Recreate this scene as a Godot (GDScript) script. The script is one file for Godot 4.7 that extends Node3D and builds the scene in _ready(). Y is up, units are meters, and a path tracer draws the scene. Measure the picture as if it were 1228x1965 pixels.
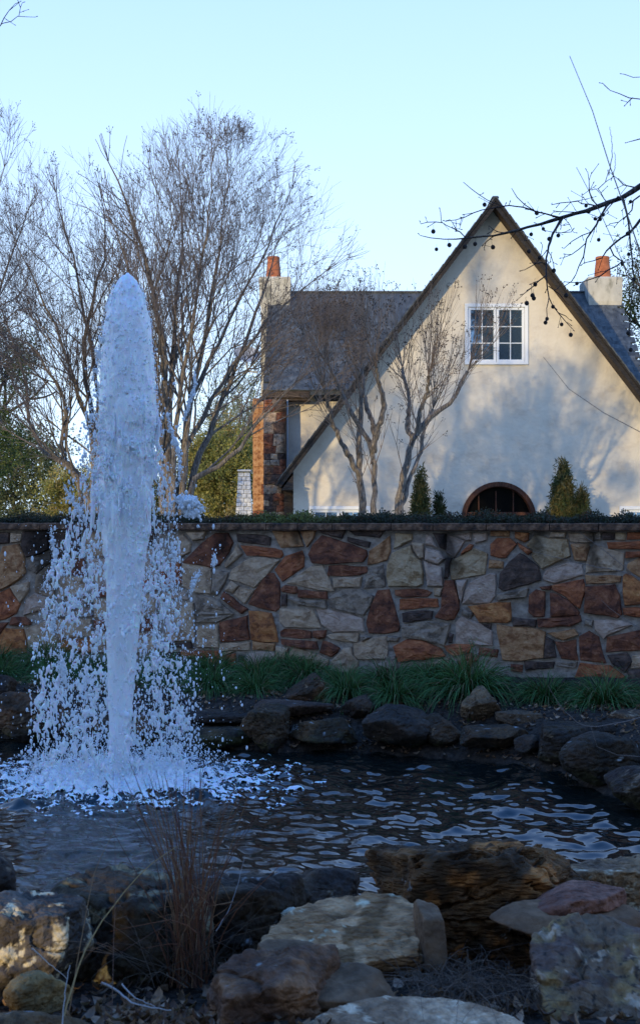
extends Node3D
# A fountain in a pond in front of a stone wall, bare crape myrtles and a gabled stucco house.
# Units are metres; the camera looks along -z from 1.75 m above the water.

class MB:
	var v := PackedVector3Array()
	var c := PackedColorArray()
	var ix := PackedInt32Array()
	func vert(p: Vector3, col := Color.WHITE) -> int:
		v.append(p)
		c.append(col)
		return v.size() - 1
	func tri(a: int, b: int, d: int) -> void:
		ix.append(a)
		ix.append(b)
		ix.append(d)
	func quad(a: int, b: int, d: int, e: int) -> void:
		tri(a, b, d)
		tri(a, d, e)
	func face(p: Array, col := Color.WHITE) -> void:
		var s := v.size()
		for q in p:
			vert(q, col)
		for k in range(1, p.size() - 1):
			tri(s, s + k, s + k + 1)
	# turns every triangle away from a point inside a convex piece
	func outward(o: Vector3, from := 0) -> void:
		for k in range(from, ix.size(), 3):
			var a := v[ix[k]]
			var b := v[ix[k + 1]]
			var d := v[ix[k + 2]]
			if (d - a).cross(b - a).dot((a + b + d) / 3.0 - o) < 0.0:
				var t := ix[k + 1]
				ix[k + 1] = ix[k + 2]
				ix[k + 2] = t
	func box(lo: Vector3, hi: Vector3, bev := 0.0) -> void:
		var s := ix.size()
		var m := (lo + hi) * 0.5
		var h := (hi - lo) * 0.5
		var e := minf(bev, minf(h.x, minf(h.y, h.z)) * 0.9)
		var id := {}
		for sx in [-1, 1]:
			for sy in [-1, 1]:
				for sz in [-1, 1]:
					var g := Vector3(sx, sy, sz)
					if e <= 0.0:
						id[[sx, sy, sz, 0]] = vert(m + g * h)
						id[[sx, sy, sz, 1]] = vert(m + g * h)
						id[[sx, sy, sz, 2]] = vert(m + g * h)
					else:
						id[[sx, sy, sz, 0]] = vert(m + g * (h - Vector3(0, e, e)))
						id[[sx, sy, sz, 1]] = vert(m + g * (h - Vector3(e, 0, e)))
						id[[sx, sy, sz, 2]] = vert(m + g * (h - Vector3(e, e, 0)))
		for q in [-1, 1]:
			quad(id[[q, -1, -1, 0]], id[[q, 1, -1, 0]], id[[q, 1, 1, 0]], id[[q, -1, 1, 0]])
			quad(id[[-1, q, -1, 1]], id[[1, q, -1, 1]], id[[1, q, 1, 1]], id[[-1, q, 1, 1]])
			quad(id[[-1, -1, q, 2]], id[[1, -1, q, 2]], id[[1, 1, q, 2]], id[[-1, 1, q, 2]])
			if e > 0.0:
				for w in [-1, 1]:
					quad(id[[q, w, -1, 0]], id[[q, w, 1, 0]], id[[q, w, 1, 1]], id[[q, w, -1, 1]])
					quad(id[[q, -1, w, 0]], id[[q, 1, w, 0]], id[[q, 1, w, 2]], id[[q, -1, w, 2]])
					quad(id[[-1, q, w, 1]], id[[1, q, w, 1]], id[[1, q, w, 2]], id[[-1, q, w, 2]])
					for x in [-1, 1]:
						tri(id[[q, w, x, 0]], id[[q, w, x, 1]], id[[q, w, x, 2]])
		outward(m, s)
	# a flat polygon (x, y) between two depths
	func prism(p: PackedVector2Array, z0: float, z1: float) -> void:
		var t := Geometry2D.triangulate_polygon(p)
		for k in range(0, t.size(), 3):
			for z in [z0, z1]:
				var f := []
				for j in 3:
					f.append(Vector3(p[t[k + j]].x, p[t[k + j]].y, z))
				var want := 1.0 if z == maxf(z0, z1) else -1.0
				if (f[2] - f[0]).cross(f[1] - f[0]).z * want < 0.0:
					f.reverse()
				face(f)
		var turn := 1.0 if Geometry2D.is_polygon_clockwise(p) else -1.0
		for k in p.size():
			var a := p[k]
			var b := p[(k + 1) % p.size()]
			var out := Vector3(-(b - a).y, (b - a).x, 0) * turn
			var f := [Vector3(a.x, a.y, z0), Vector3(b.x, b.y, z0), Vector3(b.x, b.y, z1), Vector3(a.x, a.y, z1)]
			if (f[2] - f[0]).cross(f[1] - f[0]).dot(out) < 0.0:
				f.reverse()
			face(f)
	func tube(p: PackedVector3Array, r: PackedFloat32Array, n: int, col := Color.WHITE, wob := 0.0) -> void:
		var s := v.size()
		var last := p.size() - 1
		var up := Vector3(0.31, 0.2, 0.93)
		for i in p.size():
			var d := (p[mini(i + 1, last)] - p[maxi(i - 1, 0)]).normalized()
			var a := d.cross(up)
			a = a.normalized() if a.length() > 0.05 else d.cross(Vector3.RIGHT).normalized()
			var b := d.cross(a)
			for k in n:
				var t := TAU * k / n
				var rr := r[i] * (1.0 + wob * sin(k * 2.4 + i * 1.7))
				v.append(p[i] + (a * cos(t) + b * sin(t)) * rr)
				c.append(col)
		for i in last:
			for k in n:
				var o := s + i * n
				var k1 := (k + 1) % n
				tri(o + k, o + n + k, o + n + k1)
				tri(o + k, o + n + k1, o + k1)
	func mesh(off := Vector3.ZERO, smooth := true, colored := false) -> ArrayMesh:
		var vv := PackedVector3Array()
		var nn := PackedVector3Array()
		var cc := PackedColorArray()
		var ii := PackedInt32Array()
		if smooth:
			vv.resize(v.size())
			nn.resize(v.size())
			for k in v.size():
				vv[k] = v[k] - off
			for k in range(0, ix.size(), 3):
				var a := v[ix[k]]
				var n := (v[ix[k + 2]] - a).cross(v[ix[k + 1]] - a)
				nn[ix[k]] += n
				nn[ix[k + 1]] += n
				nn[ix[k + 2]] += n
			for k in nn.size():
				nn[k] = nn[k].normalized() if nn[k].length_squared() > 1e-24 else Vector3.UP
			cc = c
			ii = ix
		else:
			var m := ix.size()
			vv.resize(m)
			nn.resize(m)
			cc.resize(m)
			ii.resize(m)
			for k in range(0, m, 3):
				var a := v[ix[k]]
				var n := (v[ix[k + 2]] - a).cross(v[ix[k + 1]] - a).normalized()
				for j in 3:
					vv[k + j] = v[ix[k + j]] - off
					nn[k + j] = n
					cc[k + j] = c[ix[k + j]]
					ii[k + j] = k + j
		var arr := []
		arr.resize(Mesh.ARRAY_MAX)
		arr[Mesh.ARRAY_VERTEX] = vv
		arr[Mesh.ARRAY_NORMAL] = nn
		if colored:
			arr[Mesh.ARRAY_COLOR] = cc
		arr[Mesh.ARRAY_INDEX] = ii
		var am := ArrayMesh.new()
		if ii.size():
			am.add_surface_from_arrays(Mesh.PRIMITIVE_TRIANGLES, arr)
		return am

var M := {}
var used := {}
var rng := RandomNumberGenerator.new()

func lin(r: float, g: float, b: float) -> Color:
	return Color(r, g, b).linear_to_srgb()

func fnl(sd: int, freq: float, oct := 4, type := FastNoiseLite.TYPE_SIMPLEX_SMOOTH) -> FastNoiseLite:
	var n := FastNoiseLite.new()
	n.seed = sd
	n.noise_type = type
	n.frequency = freq
	n.fractal_type = FastNoiseLite.FRACTAL_FBM if oct > 1 else FastNoiseLite.FRACTAL_NONE
	n.fractal_octaves = oct
	return n

func ntex(px: int, n: FastNoiseLite, stops: Array) -> NoiseTexture2D:
	var g := Gradient.new()
	var off := PackedFloat32Array()
	var col := PackedColorArray()
	for s in stops:
		off.append(s[0])
		col.append(lin(s[1], s[2], s[3]))
	g.offsets = off
	g.colors = col
	n.fractal_gain = 0.6
	var t := NoiseTexture2D.new()
	t.width = px
	t.height = px
	t.seamless = true
	t.noise = n
	t.color_ramp = g
	return t

func grey(px: int, n: FastNoiseLite) -> NoiseTexture2D:
	var t := NoiseTexture2D.new()
	t.width = px
	t.height = px
	t.seamless = true
	t.noise = n
	return t

func mat(r: float, g: float, b: float, rough := 0.9, tex: Texture2D = null, scale := Vector3.ONE, bump: Texture2D = null, bh := 1.0, vcol := false) -> StandardMaterial3D:
	var m := StandardMaterial3D.new()
	m.albedo_color = lin(r, g, b)
	m.roughness = rough
	m.metallic_specular = 0.35
	m.vertex_color_use_as_albedo = vcol
	if tex:
		m.albedo_texture = tex
	if tex or bump:
		m.uv1_triplanar = true
		m.uv1_world_triplanar = true
		m.uv1_scale = scale
	if bump:
		m.heightmap_enabled = true
		m.heightmap_texture = bump
		m.heightmap_scale = bh
	return m

func numbered(called: String) -> String:
	if not used.has(called):
		used[called] = 0
		return called
	used[called] += 1
	return "%s_%03d" % [called, used[called]]

func tag(o: Node3D, label: String, category := "", group := "", kind := "") -> Node3D:
	if label:
		o.set_meta("label", label)
	if category:
		o.set_meta("category", category)
	if group:
		o.set_meta("group", group)
	if kind:
		o.set_meta("kind", kind)
	return o

func thing(called: String, label: String, category: String, at := Vector3.ZERO, group := "") -> Node3D:
	var o := Node3D.new()
	o.name = numbered(called)
	add_child(o)
	o.position = at
	tag(o, label, category, group)
	return o

func put(called: String, m: Mesh, material: Material, parent: Node3D = null) -> MeshInstance3D:
	var o := MeshInstance3D.new()
	o.name = called if parent else numbered(called)
	o.mesh = m
	o.material_override = material
	(parent if parent else self).add_child(o, true)
	return o

func scatter(called: String, m: Mesh, material: Material, where: Array, tint: Array, parent: Node3D = null) -> MultiMeshInstance3D:
	var mm := MultiMesh.new()
	mm.transform_format = MultiMesh.TRANSFORM_3D
	mm.use_colors = tint.size() > 0
	mm.mesh = m
	mm.instance_count = where.size()
	for i in where.size():
		mm.set_instance_transform(i, where[i])
		if tint.size():
			mm.set_instance_color(i, tint[i])
	var o := MultiMeshInstance3D.new()
	o.name = called if parent else numbered(called)
	o.multimesh = mm
	o.material_override = material
	(parent if parent else self).add_child(o, true)
	tag(o, "", "", "", "stuff")
	return o

func jit(a: float) -> Vector3:
	return Vector3(rng.randf_range(-a, a), rng.randf_range(-a, a), rng.randf_range(-a, a))

func _ready():
	# camera, sky, sun, exposure
	rng.seed = 11
	var cam := Camera3D.new()
	cam.name = "camera"
	cam.position = Vector3(0, 1.75, 0)
	cam.rotation_degrees = Vector3(0.371, 0, 0)
	var at := CameraAttributesPhysical.new()
	at.frustum_focal_length = 32.98
	at.frustum_near = 0.1
	at.frustum_far = 900.0
	at.frustum_focus_distance = 11.5
	at.exposure_aperture = 5.6
	cam.attributes = at
	cam.fov = 39.98
	cam.far = 900.0
	add_child(cam)
	cam.current = true
	var sm := ProceduralSkyMaterial.new()
	sm.sky_top_color = lin(0.10, 0.36, 1.10)
	sm.sky_horizon_color = lin(0.90, 1.16, 1.40)
	sm.sky_curve = 0.34
	sm.ground_bottom_color = lin(0.1, 0.1, 0.08)
	sm.ground_horizon_color = lin(0.3, 0.33, 0.34)
	var sky := Sky.new()
	sky.sky_material = sm
	var env := Environment.new()
	env.background_mode = Environment.BG_SKY
	env.sky = sky
	env.tonemap_mode = Environment.TONE_MAPPER_LINEAR
	env.tonemap_exposure = 1.22
	env.sdfgi_enabled = true
	env.ssao_enabled = true
	env.ssil_enabled = true
	var we := WorldEnvironment.new()
	we.name = "daylight"
	we.environment = env
	add_child(we)
	var sun := DirectionalLight3D.new()
	sun.name = "sun"
	sun.light_energy = 0.82
	sun.light_color = Color(1.0, 0.9, 0.68)
	sun.light_angular_distance = 0.55
	sun.shadow_enabled = true
	add_child(sun)
	sun.look_at_from_position(Vector3.ZERO, Vector3(0.469, -0.13, -0.883))
	_materials()
	_ground()
	_wall()
	_house()
	_trees()
	_behind()
	_banks()
	_fountain()
	_plants()
	_litter()

func _materials() -> void:
	var tones := {
		"t": [[0.445, 0.302, 0.197], [0.512, 0.370, 0.252], [0.319, 0.206, 0.130]],
		"p": [[0.445, 0.311, 0.235], [0.512, 0.378, 0.290], [0.353, 0.235, 0.172]],
		"r": [[0.34, 0.11, 0.046], [0.45, 0.18, 0.085], [0.18, 0.056, 0.03]],
		"b": [[0.195, 0.07, 0.037], [0.33, 0.14, 0.072], [0.09, 0.036, 0.025]],
		"d": [[0.085, 0.054, 0.042], [0.16, 0.10, 0.075], [0.042, 0.03, 0.026]],
		"o": [[0.39, 0.20, 0.095], [0.48, 0.28, 0.15], [0.22, 0.09, 0.038]],
		"g": [[0.289, 0.212, 0.153], [0.365, 0.281, 0.208], [0.128, 0.092, 0.068]],
		"c": [[0.435, 0.303, 0.180], [0.508, 0.373, 0.246], [0.279, 0.168, 0.082]],
		"n": [[0.40, 0.15, 0.052], [0.52, 0.24, 0.09], [0.20, 0.07, 0.03]],
	}
	var relief := grey(512, fnl(5, 0.02, 5))
	M.relief = relief
	var fine := grey(512, fnl(6, 0.035, 6))
	var k := 0
	for key in tones:
		var a: Array = tones[key]
		k += 1
		var t := ntex(512, fnl(40 + k, 0.009, 5), [[0.0, a[2][0] * 0.7, a[2][1] * 0.7, a[2][2] * 0.7], [0.32, a[2][0], a[2][1], a[2][2]], [0.48, a[0][0], a[0][1], a[0][2]], [0.62, a[0][0], a[0][1], a[0][2]], [0.8, a[1][0], a[1][1], a[1][2]], [1.0, a[1][0] * 1.15, a[1][1] * 1.15, a[1][2] * 1.15]])
		M["stone_" + key] = mat(1, 1, 1, 0.88, t, Vector3.ONE * 1.7, fine, 0.9, true)
	M.mortar = mat(1, 1, 1, 0.95, ntex(512, fnl(60, 0.02, 5), [[0.2, 0.19, 0.15, 0.12], [0.5, 0.30, 0.245, 0.2], [0.8, 0.40, 0.335, 0.28]]), Vector3.ONE * 1.3, relief, 1.2, true)
	M.cap = mat(1, 1, 1, 0.9, ntex(512, fnl(61, 0.012, 5), [[0.2, 0.03, 0.022, 0.018], [0.5, 0.11, 0.058, 0.036], [0.75, 0.22, 0.12, 0.07], [0.9, 0.28, 0.19, 0.13]]), Vector3.ONE * 1.5, relief, 1.5, true)
	# boulders: brown-grey rock; patches of lichen and moss come from vertex colours
	var rockb := grey(512, fnl(7, 0.014, 6))
	M.rock = mat(1, 1, 1, 0.85, ntex(1024, fnl(62, 0.008, 6), [[0.15, 0.35, 0.33, 0.3], [0.42, 0.62, 0.6, 0.58], [0.6, 0.8, 0.78, 0.74], [0.85, 1, 1, 1]]), Vector3.ONE * 2.2, rockb, 3.0, true)
	M.rock.metallic_specular = 0.45
	var strat := fnl(8, 0.02, 5)
	M.strata = mat(1, 1, 1, 0.85, ntex(1024, fnl(63, 0.006, 6), [[0.2, 0.3, 0.28, 0.26], [0.45, 0.62, 0.58, 0.54], [0.6, 0.85, 0.83, 0.8], [0.85, 1, 1, 1]]), Vector3(1.4, 5.5, 2.6), grey(512, strat), 3.0, true)
	M.soil = mat(1, 1, 1, 0.97, ntex(512, fnl(64, 0.03, 5), [[0.2, 0.012, 0.009, 0.007], [0.5, 0.035, 0.026, 0.02], [0.8, 0.075, 0.055, 0.042]]), Vector3.ONE * 1.4, relief, 3.0)
	M.bounce_ground = mat(1, 1, 1, 0.97, ntex(512, fnl(65, 0.03, 5), [[0.2, 0.19, 0.16, 0.09], [0.5, 0.30, 0.25, 0.15], [0.8, 0.38, 0.32, 0.21]]), Vector3.ONE * 0.3)  # pale tone chosen to bounce warm fill light onto house and wall
	M.stucco = mat(1, 1, 1, 0.95, ntex(1024, fnl(66, 0.006, 6), [[0.1, 0.58, 0.505, 0.41], [0.4, 0.67, 0.595, 0.49], [0.6, 0.69, 0.615, 0.505], [0.9, 0.73, 0.655, 0.545]]), Vector3(0.22, 0.3, 0.22), grey(512, fnl(9, 0.07, 5)), 0.6)
	M.white_stucco = mat(1, 1, 1, 0.95, ntex(512, fnl(67, 0.01, 5), [[0.15, 0.3, 0.28, 0.22], [0.4, 0.55, 0.51, 0.42], [0.8, 0.64, 0.6, 0.51]]), Vector3(0.5, 0.25, 0.5))
	M.dark_wood = mat(1, 1, 1, 0.75, ntex(512, fnl(68, 0.02, 4), [[0.2, 0.035, 0.024, 0.018], [0.6, 0.07, 0.05, 0.038], [0.9, 0.11, 0.08, 0.06]]), Vector3(0.6, 3, 0.6))
	M.fascia = mat(1, 1, 1, 0.7, ntex(512, fnl(69, 0.02, 4), [[0.2, 0.02, 0.017, 0.016], [0.6, 0.035, 0.03, 0.028], [0.9, 0.05, 0.044, 0.04]]), Vector3(0.6, 3, 0.6))
	M.white_paint = mat(0.78, 0.79, 0.8, 0.5)
	M.door_wood = mat(1, 1, 1, 0.6, ntex(512, fnl(70, 0.02, 4), [[0.2, 0.04, 0.015, 0.009], [0.6, 0.09, 0.035, 0.02], [0.9, 0.12, 0.05, 0.03]]), Vector3(3, 0.6, 3))
	var g := mat(0.16, 0.25, 0.36, 0.02)  # blue tint stands in for blue sky reflected in the panes
	g.metallic_specular = 0.9
	g.metallic = 0.75
	M.glass = g
	var dg := mat(0.004, 0.004, 0.004, 0.3)
	dg.metallic_specular = 0.15
	M.dark_glass = dg
	M.terracotta = mat(1, 1, 1, 0.85, ntex(256, fnl(71, 0.02, 4), [[0.2, 0.36, 0.11, 0.045], [0.7, 0.55, 0.19, 0.085]]), Vector3.ONE)
	M.metal = mat(0.45, 0.46, 0.48, 0.5)
	M.brick_white = mat(1, 1, 1, 0.9, ntex(256, fnl(72, 0.02, 4), [[0.2, 0.45, 0.45, 0.46], [0.7, 0.66, 0.66, 0.67]]), Vector3.ONE * 2)
	for j in 4:
		var s: float = [0.68, 0.78, 0.88, 1.0][j]
		M["slate_%d" % j] = mat(s, s, s, 0.7, ntex(256, fnl(73 + j, 0.02, 5), [[0.2, 0.06, 0.066, 0.068], [0.5, 0.10, 0.107, 0.108], [0.85, 0.16, 0.17, 0.165]]), Vector3.ONE * 1.1, relief, 0.6)
	var bark := grey(512, fnl(10, 0.02, 5))
	M.bark = mat(1, 1, 1, 0.92, ntex(512, fnl(78, 0.014, 5), [[0.2, 0.085, 0.07, 0.06], [0.45, 0.19, 0.16, 0.135], [0.62, 0.28, 0.24, 0.205], [0.85, 0.42, 0.365, 0.31]]), Vector3(4.5, 1.0, 4.5), bark, 3.0)
	M.bark_dark = mat(1, 1, 1, 0.92, ntex(512, fnl(79, 0.014, 5), [[0.2, 0.03, 0.025, 0.022], [0.5, 0.075, 0.06, 0.05], [0.85, 0.16, 0.13, 0.11]]), Vector3(4, 1.2, 4), bark, 3.0)
	M.twig = mat(0.205, 0.165, 0.145, 0.9)
	M.twig_tan = mat(0.27, 0.19, 0.135, 0.9)
	M.twig_dark = mat(0.045, 0.036, 0.034, 0.9)
	M.pod = mat(0.05, 0.036, 0.028, 0.9)
	var leaf := mat(1, 1, 1, 0.6, null, Vector3.ONE, null, 1, true)
	leaf.backlight_enabled = true
	leaf.backlight = lin(0.35, 0.35, 0.2)
	leaf.cull_mode = BaseMaterial3D.CULL_DISABLED
	M.leaf = leaf
	var blade := mat(1, 1, 1, 0.55, null, Vector3.ONE, null, 1, true)
	blade.cull_mode = BaseMaterial3D.CULL_DISABLED
	M.blade = blade
	M.dry = mat(1, 1, 1, 0.85, null, Vector3.ONE, null, 1, true)
	var wtr := mat(0.006, 0.009, 0.008, 0.04)
	wtr.metallic_specular = 0.5
	M.water = wtr
	var foam := mat(0.9, 0.92, 0.94, 0.35, null, Vector3.ONE, grey(512, fnl(11, 0.1, 4)), 0.3)
	foam.uv1_scale = Vector3(3.5, 1.1, 3.5)
	foam.metallic_specular = 0.5
	foam.subsurf_scatter_enabled = true
	foam.subsurf_scatter_strength = 0.5
	M.foam = foam
	M.drop = mat(0.84, 0.87, 0.9, 0.2)
	M.drop.backlight_enabled = true
	M.drop.backlight = lin(0.3, 0.3, 0.3)

# ---------------------------------------------------------------- ground, pond, wall
var pond := PackedVector2Array([Vector2(-9, -12.4), Vector2(-6, -12.3), Vector2(-3, -11.45), Vector2(-1.6, -11.0), Vector2(-0.45, -10.72), Vector2(0.5, -10.6), Vector2(1.1, -10.35), Vector2(1.5, -9.9), Vector2(1.8, -9.2), Vector2(1.95, -8.5), Vector2(2.4, -7.9), Vector2(2.7, -7.2), Vector2(2.4, -6.3), Vector2(1.4, -5.95), Vector2(0.3, -6.25), Vector2(-0.6, -6.1), Vector2(-2, -5.95), Vector2(-5, -6.1), Vector2(-9, -6.2)])
const WA := Vector3(-3.047, 0, -13.4)      # the wall's left end, and its direction
const WD := Vector3(0.94530, 0, 0.32620)

func wall_front(p: Vector2) -> float:      # metres in front of the wall's face
	return (p.x - WA.x) * -0.3262 + (p.y - WA.z) * 0.9453

func pond_in(p: Vector2) -> float:         # metres inside the pond's edge, negative on land
	var best := 1e9
	for k in pond.size():
		best = minf(best, p.distance_to(Geometry2D.get_closest_point_to_segment(p, pond[k], pond[(k + 1) % pond.size()])))
	return best if Geometry2D.is_point_in_polygon(p, pond) else -best

var lumps := fnl(21, 0.9, 4)

func land(p: Vector2) -> float:
	var w := wall_front(p)
	if w < -0.2:
		return 0.2
	var d := -pond_in(p)
	var h := 0.0
	if p.y < -7.4 or p.x > 2.0 and p.y < -6.8:
		h = 0.44 * smoothstep(-0.3, 0.8, d) - 0.09
		h = lerpf(h, 0.45, smoothstep(0.7, 0.1, w)) if d > 0 else h
	else:
		h = 0.37 * smoothstep(-0.5, 1.9, d) - 0.13
	if d < 0:
		h = minf(h, -0.05 + d * 0.8)
	return h + lumps.get_noise_2d(p.x, p.y) * 0.05

func _ground() -> void:
	var b := MB.new()
	var x0 := -9.0
	var z0 := -15.0
	var nx := 181
	var nz := 156
	for j in nz:
		for i in nx:
			var p := Vector2(x0 + i * 0.09, z0 + j * 0.1)
			b.vert(Vector3(p.x, land(p), p.y))
	for j in nz - 1:
		for i in nx - 1:
			var a := j * nx + i
			b.quad(a, a + 1, a + nx + 1, a + nx)
	# unseen ground out to the horizon, coloured pale to bounce light
	var x1 := x0 + (nx - 1) * 0.09
	var z1 := z0 + (nz - 1) * 0.1
	var far := 600.0
	var lb := MB.new()
	for r in [[-far, -far, far, z0], [-far, z0, x0, z1], [x1, z0, far, z1], [-far, z1, far, far]]:
		lb.face([Vector3(r[0], 0.2, r[1]), Vector3(r[2], 0.2, r[1]), Vector3(r[2], 0.2, r[3]), Vector3(r[0], 0.2, r[3])])
	tag(put("ground", b.mesh(), M.soil), "", "", "", "structure")
	tag(put("bounce_ground", lb.mesh(), M.bounce_ground), "", "", "", "structure")
	_pond()

func wave(x: float, z: float, n1: FastNoiseLite, n2: FastNoiseLite, n3: FastNoiseLite) -> float:
	var r := Vector2(x + 1.35, z + 9.5).length()
	var wx := x + n3.get_noise_2d(x, z) * 0.25
	var h := n1.get_noise_2d(wx * 1.05, z * 1.0) * 0.042 * lerpf(0.55, 1.0, smoothstep(-0.2, 1.6, x)) + n2.get_noise_2d(x * 0.8, z * 1.1) * 0.0105
	h += sin(r * 21.0 + n3.get_noise_2d(z, x) * 5.0) * 0.007 * exp(-r * 0.45)
	h *= lerpf(0.8, 1.0, smoothstep(0.0, 2.5, x + 0.8))
	var ch := exp(-pow(r / 0.95, 2.0))
	h += ch * (n1.get_noise_2d(x * 2.2, z * 2.2) * 0.09 + 0.03)
	h += n2.get_noise_2d(x * 2.2, z * 2.2) * 0.006 * exp(-r * 0.35)
	return h

func _pond() -> void:
	var n1 := fnl(31, 1.9, 2)
	var n2 := fnl(32, 6.5, 2)
	var n3 := fnl(33, 0.8, 2)
	var b := MB.new()
	var st := 0.019
	var nx := 500
	var nz := 380
	for j in nz:
		for i in nx:
			var x := -6.0 + i * st
			var z := -12.6 + j * st
			b.v.append(Vector3(x, wave(x, z, n1, n2, n3), z))
	b.c.resize(b.v.size())
	for j in nz - 1:
		for i in nx - 1:
			var a := j * nx + i
			b.quad(a, a + 1, a + nx + 1, a + nx)
	tag(put("pond_water", b.mesh(), M.water), "", "", "", "structure")
	# foam that drifts on the water round the jet: lace that thins outwards, each scrap a few millimetres thick
	var f1 := fnl(34, 5.0, 4)
	var f2 := fnl(35, 19.0, 4)
	var f := MB.new()
	var fs := 0.011
	var fn := 284
	var id := PackedInt32Array()
	id.resize(fn * fn)
	id.fill(-1)
	for j in fn:
		for i in fn:
			var x := -2.85 + i * fs
			var z := -11.05 + j * fs
			var r := Vector2((x + 1.33) * 0.88, (z + 9.45) * 1.0).length()
			var e := 0.72 * f1.get_noise_2d(x * 0.8, z * 1.5) + 0.5 * f2.get_noise_2d(x, z * 1.2)
			var lace := 1.0 - absf(f1.get_noise_2d(x * 0.8 + 7.0, z * 1.5)) * 3.2
			var m := 0.60 - r * 0.98 + e * lerpf(0.5, 1.05, smoothstep(0.3, 1.0, r)) + lace * 0.3 * smoothstep(0.5, 1.0, r)
			if m > 0.0 and r < 1.5:
				var t := minf(m, 0.7)
				var y := wave(x, z, n1, n2, n3) - 0.002 + 0.012 * minf(1.0, m * 6.0) + t * 0.1 * (0.5 + f1.get_noise_2d(x * 2, z * 2) + 0.8 * f2.get_noise_2d(x * 1.3, z * 1.3)) * smoothstep(1.0, 0.2, r)
				id[j * fn + i] = f.vert(Vector3(x, y, z))
	for j in fn - 1:
		for i in fn - 1:
			var q := [id[j * fn + i], id[j * fn + i + 1], id[(j + 1) * fn + i + 1], id[(j + 1) * fn + i]].filter(func(k): return k >= 0)
			if q.size() >= 3:
				f.tri(q[0], q[1], q[2])
				if q.size() == 4:
					f.tri(q[0], q[2], q[3])
	tag(put("foam", f.mesh(), M.foam), "white foam drifting on the dark water round the jet", "foam", "", "stuff")

func stain(u: float, y: float) -> float:   # black runs under the cap, where water drips
	var s := 1.0
	for k in [[4.42, 0.10, 1.32], [5.18, 0.09, 1.45], [5.62, 0.07, 1.35], [2.35, 0.1, 1.4], [3.05, 0.06, 1.38], [0.5, 0.2, 1.1], [6.3, 0.08, 1.4]]:
		s -= 0.75 * smoothstep(k[1], k[1] * 0.35, absf(u - k[0] + 0.04 * sin(y * 9.0))) * smoothstep(k[2] - 0.12, k[2] + 0.1, y)
	return clampf(s, 0.18, 1.0)

var rough := fnl(41, 5.0, 4)

# one stone set in mortar: an outline in millimetres along and up the wall, with uneven edges and a rough, slightly bulging face
func stone_mesh(q: PackedVector2Array, h: float, sd: float, off: Vector2, gap := -0.0035) -> ArrayMesh:
	var p := PackedVector2Array()
	for k in q.size():
		var a := q[k]
		var b := q[(k + 1) % q.size()]
		var n := clampi(int(a.distance_to(b) / 0.085), 1, 3)
		for j in n:
			var t := a.lerp(b, float(j) / n)
			var w := 0.004 if j == 0 else 0.007
			p.append(t + Vector2(rough.get_noise_2d(t.x * 3 + sd, t.y * 3), rough.get_noise_2d(t.y * 3, t.x * 3 + sd)) * w * 2.0)
	var c := Vector2.ZERO
	for t in p:
		c += t
	c /= p.size()
	var b := MB.new()
	var n := p.size()
	var tilt := Vector2(rough.get_noise_2d(sd, 3.1), rough.get_noise_2d(7.7, sd)) * 0.08
	var rings := [[gap, -0.03, 0], [gap + 0.001, h * 0.55, 0], [gap + 0.009, h, 0.6], [0.35, h * 1.12, 1.0], [0.7, h * 1.2, 1.0]]
	for r in rings:
		for t in p:
			var d := c - t
			var s: Vector2 = t + (d.normalized() * minf(r[0], d.length() * 0.4) if r[0] < 0.2 else d * r[0])
			var z: float = r[1] + r[2] * (rough.get_noise_3d(s.x * 1.6, s.y * 1.6, sd * 5.0) * 0.024 + (s - c).dot(tilt))
			b.vert(Vector3(s.x, s.y, z), Color.WHITE * stain(s.x, s.y))
	var mid := b.vert(Vector3(c.x, c.y, h * 1.2 + rough.get_noise_3d(c.x, c.y, sd) * 0.015), Color.WHITE * stain(c.x, c.y))
	for r in rings.size() - 1:
		for k in n:
			var k1 := (k + 1) % n
			b.quad(r * n + k, r * n + k1, (r + 1) * n + k1, (r + 1) * n + k)
	for k in n:
		b.tri((rings.size() - 1) * n + k, (rings.size() - 1) * n + (k + 1) % n, mid)
	b.outward(Vector3(c.x, c.y, -0.1))
	return b.mesh(Vector3(off.x, off.y, 0), false, true)

func _stone(w: Node3D, tone: String, mm: Array) -> void:
	var p := PackedVector2Array()
	var e := Vector2.ZERO
	for k in range(0, mm.size(), 2):
		p.append(Vector2(mm[k], mm[k + 1]) * 0.001)
		e += p[-1]
	e /= p.size()
	var o := put("stone", stone_mesh(p, rng.randf_range(0.02, 0.045), rng.randf() * 90.0, e), M["stone_" + tone], w)
	o.position = Vector3(e.x, e.y, 0)

# rows of squarish stones for the stretches that the picture hardly shows
func stone_rows(w: Node3D, x0: float, x1: float, y0: float, y1: float, lo: float, hi: float, tones: String, wide := 1.8) -> void:
	var y := y0
	while y < y1 - 0.03:
		var h := minf(rng.randf_range(lo, hi), y1 - y)
		if y1 - y - h < lo * 0.6:
			h = y1 - y
		var x := x0
		while x < x1 - 0.02:
			var l := minf(rng.randf_range(0.7, wide) * h + 0.02, x1 - x)
			if x1 - x - l < 0.05:
				l = x1 - x
			var j := h * 0.09
			var q := []
			for k in [[x, y], [x + l, y], [x + l, y + h], [x, y + h]]:
				q.append(int((k[0] + rng.randf_range(-j, j) * (1.0 if k[0] > x0 and k[0] < x1 else 0.0)) * 1000.0))
				q.append(int((k[1] + rng.randf_range(-j, j)) * 1000.0))
			_stone(w, tones[rng.randi() % tones.length()], q)
			x += l
		y += h

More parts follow.
